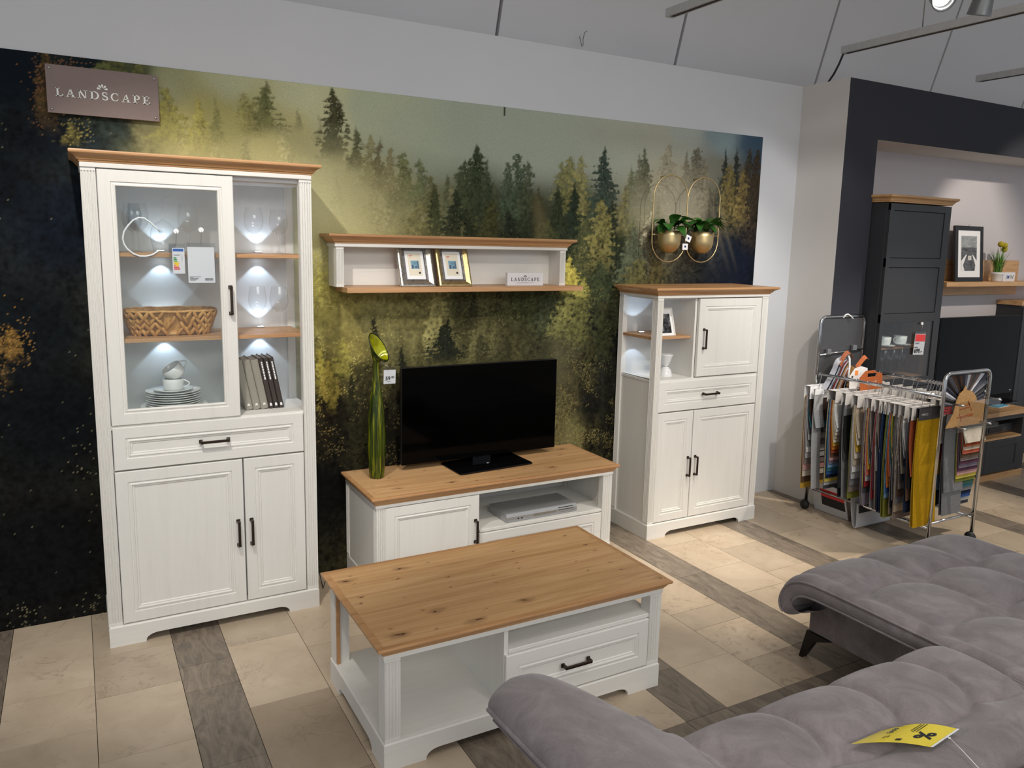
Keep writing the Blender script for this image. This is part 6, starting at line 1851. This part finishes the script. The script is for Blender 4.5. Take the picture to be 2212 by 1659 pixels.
MB().tube([(0.0, 0.010, 0.440), (0.004, 0.010, 0.452), (0.016, 0.010, 0.453)], 0.002, 6).build('hanger', M['steel'], t)
t = thing('potted_grass', 'green grass with yellow pompon flowers in a white pot on the oak shelf', 'plant', (6.580, -0.135, 1.5085))
MB().lathe([(0.0001, 0), (0.036, 0), (0.040, 0.01), (0.046, 0.055), (0.052, 0.060), (0.053, 0.076), (0.048, 0.076), (0.044, 0.06), (0.0001, 0.06)], 32).build('pot', M['porcelain'], t)
M['grass'] = plain('grass_green', (84, 132, 44), 0.55, var=0.3, scale=40)
M['pompon'] = plain('pompon_yellow', (172, 156, 40), 0.9, var=0.25, scale=120)
gb = MB(); random.seed(12)
for i in range(90):
    a = random.uniform(0, 2 * PI); r = random.uniform(0.0, 0.034); h = random.uniform(0.10, 0.235); sp_ = random.uniform(0.0, 0.09)
    bx_, by_ = r * math.cos(a), r * math.sin(a)
    pts = [Vector((bx_ + sp_ * math.cos(a) * s ** 2, by_ + sp_ * math.sin(a) * s ** 2, 0.062 + h * s)) for s in (0, 0.4, 0.75, 1.0)]
    n_ = Vector((-math.sin(a), math.cos(a), 0)) * 0.0032
    gb.add([pts[0] - n_, pts[0] + n_, pts[1] + n_, pts[1] - n_, pts[2] + n_ * 0.7, pts[2] - n_ * 0.7, pts[3]], [(0, 1, 2, 3), (3, 2, 4, 5), (5, 4, 6)])
tag(gb.build('blades', M['grass'], t, fix=False), kind='stuff')
for x, y, z in ((-0.030, -0.02, 0.303), (0.035, -0.015, 0.293), (0.062, 0.0, 0.262)):
    MB().ball((x, y, z), 0.024, 14).build('flower', M['pompon'], t)
    MB().tube([(x * 0.4, y * 0.4, 0.06), (x, y, z)], 0.002, 5).build('stalk', M['grass'], t)
t = thing('brand_block', 'white block with blue and grey letters beside the potted grass', 'sign', (6.745, -0.130, 1.5085))
MB().box(-0.085, 0.085, -0.012, 0.012, 0, 0.075).build('block', M['block_white'], t, bevel=0.001)
text('letter', '/', 0.042, COLR['navy'], t, Matrix.Translation((-0.045, -0.0125, 0.022)) @ FRONT, 0.0002, 0.0008)
text('letter', 'M', 0.042, COLR['blue'], t, Matrix.Translation((-0.030, -0.0125, 0.022)) @ FRONT, 0.0002, 0.0008)
text('letter', "'IN'", 0.042, M['panel_grey'], t, Matrix.Translation((0.008, -0.0125, 0.022)) @ FRONT, 0.0002)

LB = thing('lowboard', 'long anthracite lowboard with oak top and oak plinth in the niche', 'cabinet', (5.40, -0.004, 0))
lw, ld = 1.075, 0.566
MB().box(0, lw, -ld, -0.03, 0, 0.048).build('plinth', M['oak_light'], LB)
MB().box(0, 0.020, -ld + 0.004, -0.01, 0.048, 0.505).build('side_panel', M['anthracite'], LB)
MB().box(lw - 0.065, lw, -ld + 0.004, -0.01, 0.048, 0.505).build('side_panel', M['anthracite'], LB)
MB().box(0.020, lw - 0.065, -0.024, -0.010, 0.048, 0.505).build('back_panel', M['walnut'], LB)
MB().box(0.020, lw - 0.065, -ld + 0.03, -0.024, 0.048, 0.318).build('drawer_box', M['anthracite'], LB)
MB().box(0.020, lw - 0.065, -ld + 0.004, -0.024, 0.318, 0.334).build('shelf_board', M['oak_light'], LB)
MB().box(0.020, lw - 0.065, -ld + 0.004, -ld + 0.022, 0.470, 0.505).build('rail', M['anthracite'], LB)
d = MB().loft([rect_ring(0.548, lw - 0.068, 0.056, 0.314, i, -ld + dd_) for i, dd_ in ((0, 0.024), (0, 0.004), (0.004, 0.0), (0.05, 0.0), (0.053, 0.006))], True, True, True).build('drawer', M['anthracite'], LB)
d = MB().loft([rect_ring(0.022, 0.544, 0.056, 0.314, i, -ld + dd_) for i, dd_ in ((0, 0.024), (0, 0.004), (0.004, 0.0), (0.05, 0.0), (0.053, 0.006))], True, True, True).build('drawer', M['anthracite'], LB)
MB().box(-0.01, lw + 0.01, -ld - 0.012, -0.002, 0.505, 0.538).build('top_board', M['oak_light'], LB, bevel=0.002)
t = thing('disc_player', 'dark disc player in the open compartment of the anthracite lowboard', 'player', (6.07, -0.50, 0.3345))
MB().box(0, 0.36, 0.01, 0.24, 0.008, 0.075).build('case', M['panel_grey'], t, bevel=0.002)
MB().box(0.02, 0.20, 0.006, 0.012, 0.018, 0.065).build('display', M['black_gloss'], t)
MB().box(0.22, 0.34, 0.006, 0.012, 0.040, 0.046).box(0.22, 0.34, 0.006, 0.012, 0.026, 0.032).build('button_row', M['steel'], t)
for x in (0.03, 0.33):
    for y in (0.03, 0.22):
        MB().lathe([(0.010, 0), (0.011, 0.008)], 10, (x, y, 0)).build('foot', M['black'], t)
t = thing('television', 'large black television on the anthracite lowboard in the niche', 'television', (6.17, -0.300, 0.5388))
MB().box(-0.535, 0.535, 0.0, 0.035, 0.060, 0.706).build('housing', M['black'], t, bevel=0.003)
MB().box(-0.533, 0.533, -0.003, 0.0, 0.062, 0.704).build('screen', M['screen'], t, bevel=0.001)
MB().box(-0.06, 0.06, 0.005, 0.03, 0.008, 0.08).build('neck', M['black_gloss'], t)
MB().box(-0.26, 0.26, -0.10, 0.12, 0.0, 0.010).build('foot', M['black_gloss'], t, bevel=0.003)
MB().ball((0.49, -0.004, 0.085), 0.010, 10, (1, 0.3, 0.6)).build('badge', M['card_grey'], t)
t = thing('brochure', 'blue and white brochure lying on the lowboard top', 'brochure', (6.26, -0.42, 0.5388), 0.1)
MB().box(-0.05, 0.14, -0.05, 0.08, 0, 0.004).build('sheets', M['paper_bright'], t)
MB().box(-0.05, 0.14, -0.05, 0.03, 0.004, 0.0055).build('cover', COLR['cyan'], t)
t = tag(MB().box(-0.10, 0.13, -0.08, 0.05, 0, 0.009).build('tablet', M['black_gloss'], loc=(6.52, -0.33, 0.5388), bevel=0.002), 'flat black tablet on the lowboard beside the brochure', 'tablet')
t = thing('sideboard', 'dark sideboard with light oak top at the right edge of the niche', 'cabinet', (6.86, -0.004, 0))
MB().box(0, 0.6, -0.205, 0, 0, 1.310).build('carcass', M['anthracite'], t)
MB().box(-0.012, 0.612, -0.215, 0, 1.310, 1.345).build('top_board', M['oak_light'], t, bevel=0.001)
framed_front('door', 0.01, 0.295, 0.06, 1.295, -0.220, M['anthracite'], t, 0.015)
framed_front('door', 0.305, 0.59, 0.06, 1.295, -0.220, M['anthracite'], t, 0.015)

# ------------------------------------------------------------------ ceiling tracks and spotlights
def track(x, y0, y1, z, label):
    t = thing('lighting_track', label, 'track', (x, y0, z), 0.0)
    mb = MB()
    mb.prism([(-0.026, 0.0), (0.026, 0.0), (0.026, 0.045), (-0.026, 0.045)], 'y', y1 - y0, 0.0)
    mb.build('rail', M['track'], t)
    MB().box(-0.012, 0.012, y1 - y0 + 0.02, -0.03, -0.002, 0.0005).build('slot', M['ceil_dark'], t)
    for k in (0.15, 0.85):
        MB().tube([(0, (y1 - y0) * k, 0.045), (0, (y1 - y0) * k, 4.1 - z)], 0.004, 6).build('hanger', M['steel'], t)
    return t
track(3.02, -0.14, -3.9, 3.03, 'grey ceiling track left of the pillar with its end near the wall')
track(4.53, -0.12, -3.9, 3.03, 'long grey ceiling track with a dangling cable above the dark wall')
track(6.08, -0.10, -3.9, 3.03, 'short looking grey ceiling track at the right above the dark wall')
tag(MB().tube([(4.532, -0.13, 3.045), (4.530, -0.115, 3.02), (4.522, -0.10, 2.97), (4.515, -0.07, 2.91), (4.512, -0.02, 2.85), (4.512, 0.12, 2.72), (4.512, 0.14, 2.60)], 0.007, 8).build('track_cable', M['black']), 'black cable dangling from the track end down behind the wall', 'cable')
tag(MB().tube([(2.74, 0.36, 2.99), (2.735, 0.34, 2.955), (2.75, 0.345, 2.93), (2.762, 0.35, 2.945), (2.752, 0.34, 2.965), (2.758, 0.335, 3.01), (2.775, 0.33, 3.02)], 0.0018, 5).build('wire_scrap', M['ceil_dark']), 'thin scrap of wire curling out of the ceiling panel', 'wire')
M['lamp_grey'] = plain('grey_lamp_housing', (128, 130, 132), 0.35, 0.6, var=0.03)
M['lamp_lens'] = emit('lit_lamp_face', (1.0, 0.97, 0.92), 30)
def spot_head(loc, direction, label, lit):
    t = thing('spotlight', label, 'spotlight', loc)
    rot = Vector(direction).to_track_quat('Z', 'Y').to_matrix()
    MB().lathe([(0.0001, -0.115), (0.030, -0.112), (0.036, -0.09), (0.040, -0.035), (0.044, -0.03), (0.054, 0.045), (0.056, 0.05), (0.053, 0.052), (0.047, 0.040), (0.040, 0.02)], 32, rot=rot).build('housing', M['lamp_grey'], t)
    MB().lathe([(0.0001, 0.018), (0.044, 0.020)], 32, rot=rot).build('lens', M['lamp_lens'] if lit else M['black_gloss'], t)
    for k in range(10):
        a = -0.9 + 1.8 * k / 9
        c = rot @ Vector((0.0385 * math.sin(a), -0.0385 * math.cos(a), -0.062))
        MB().obox(c, (0.003, 0.003, 0.045), rot @ rz(a)).build('cooling_slot', M['black'], t)
    MB().tube([rot @ Vector((0, 0.0, -0.10)), rot @ Vector((0.0, 0.0, -0.10)) + Vector((0.0, 0.0, 0.06)), (0.0, 0.0, 3.05 - loc[2])], 0.010, 8).build('arm', M['lamp_grey'], t)
    return t
spot_head((3.520, -1.478, 2.905), (-0.45, -0.75, -0.55), 'lit spotlight shining down at the top right', True)
spot_head((3.840, -1.480, 2.920), (0.10, 0.30, -1.0), 'grey unlit looking spotlight pointing away beside the lit one', False)
tr = thing('lighting_track', 'grey ceiling track piece carrying the two spotlights', 'track', (3.68, -1.48, 3.05))
MB().box(-0.35, 0.35, -0.026, 0.026, 0.0, 0.045).build('rail', M['track'], tr)
MB().tube([(0, 0, 0.045), (0, 0, 1.05)], 0.004, 6).build('hanger', M['steel'], tr)
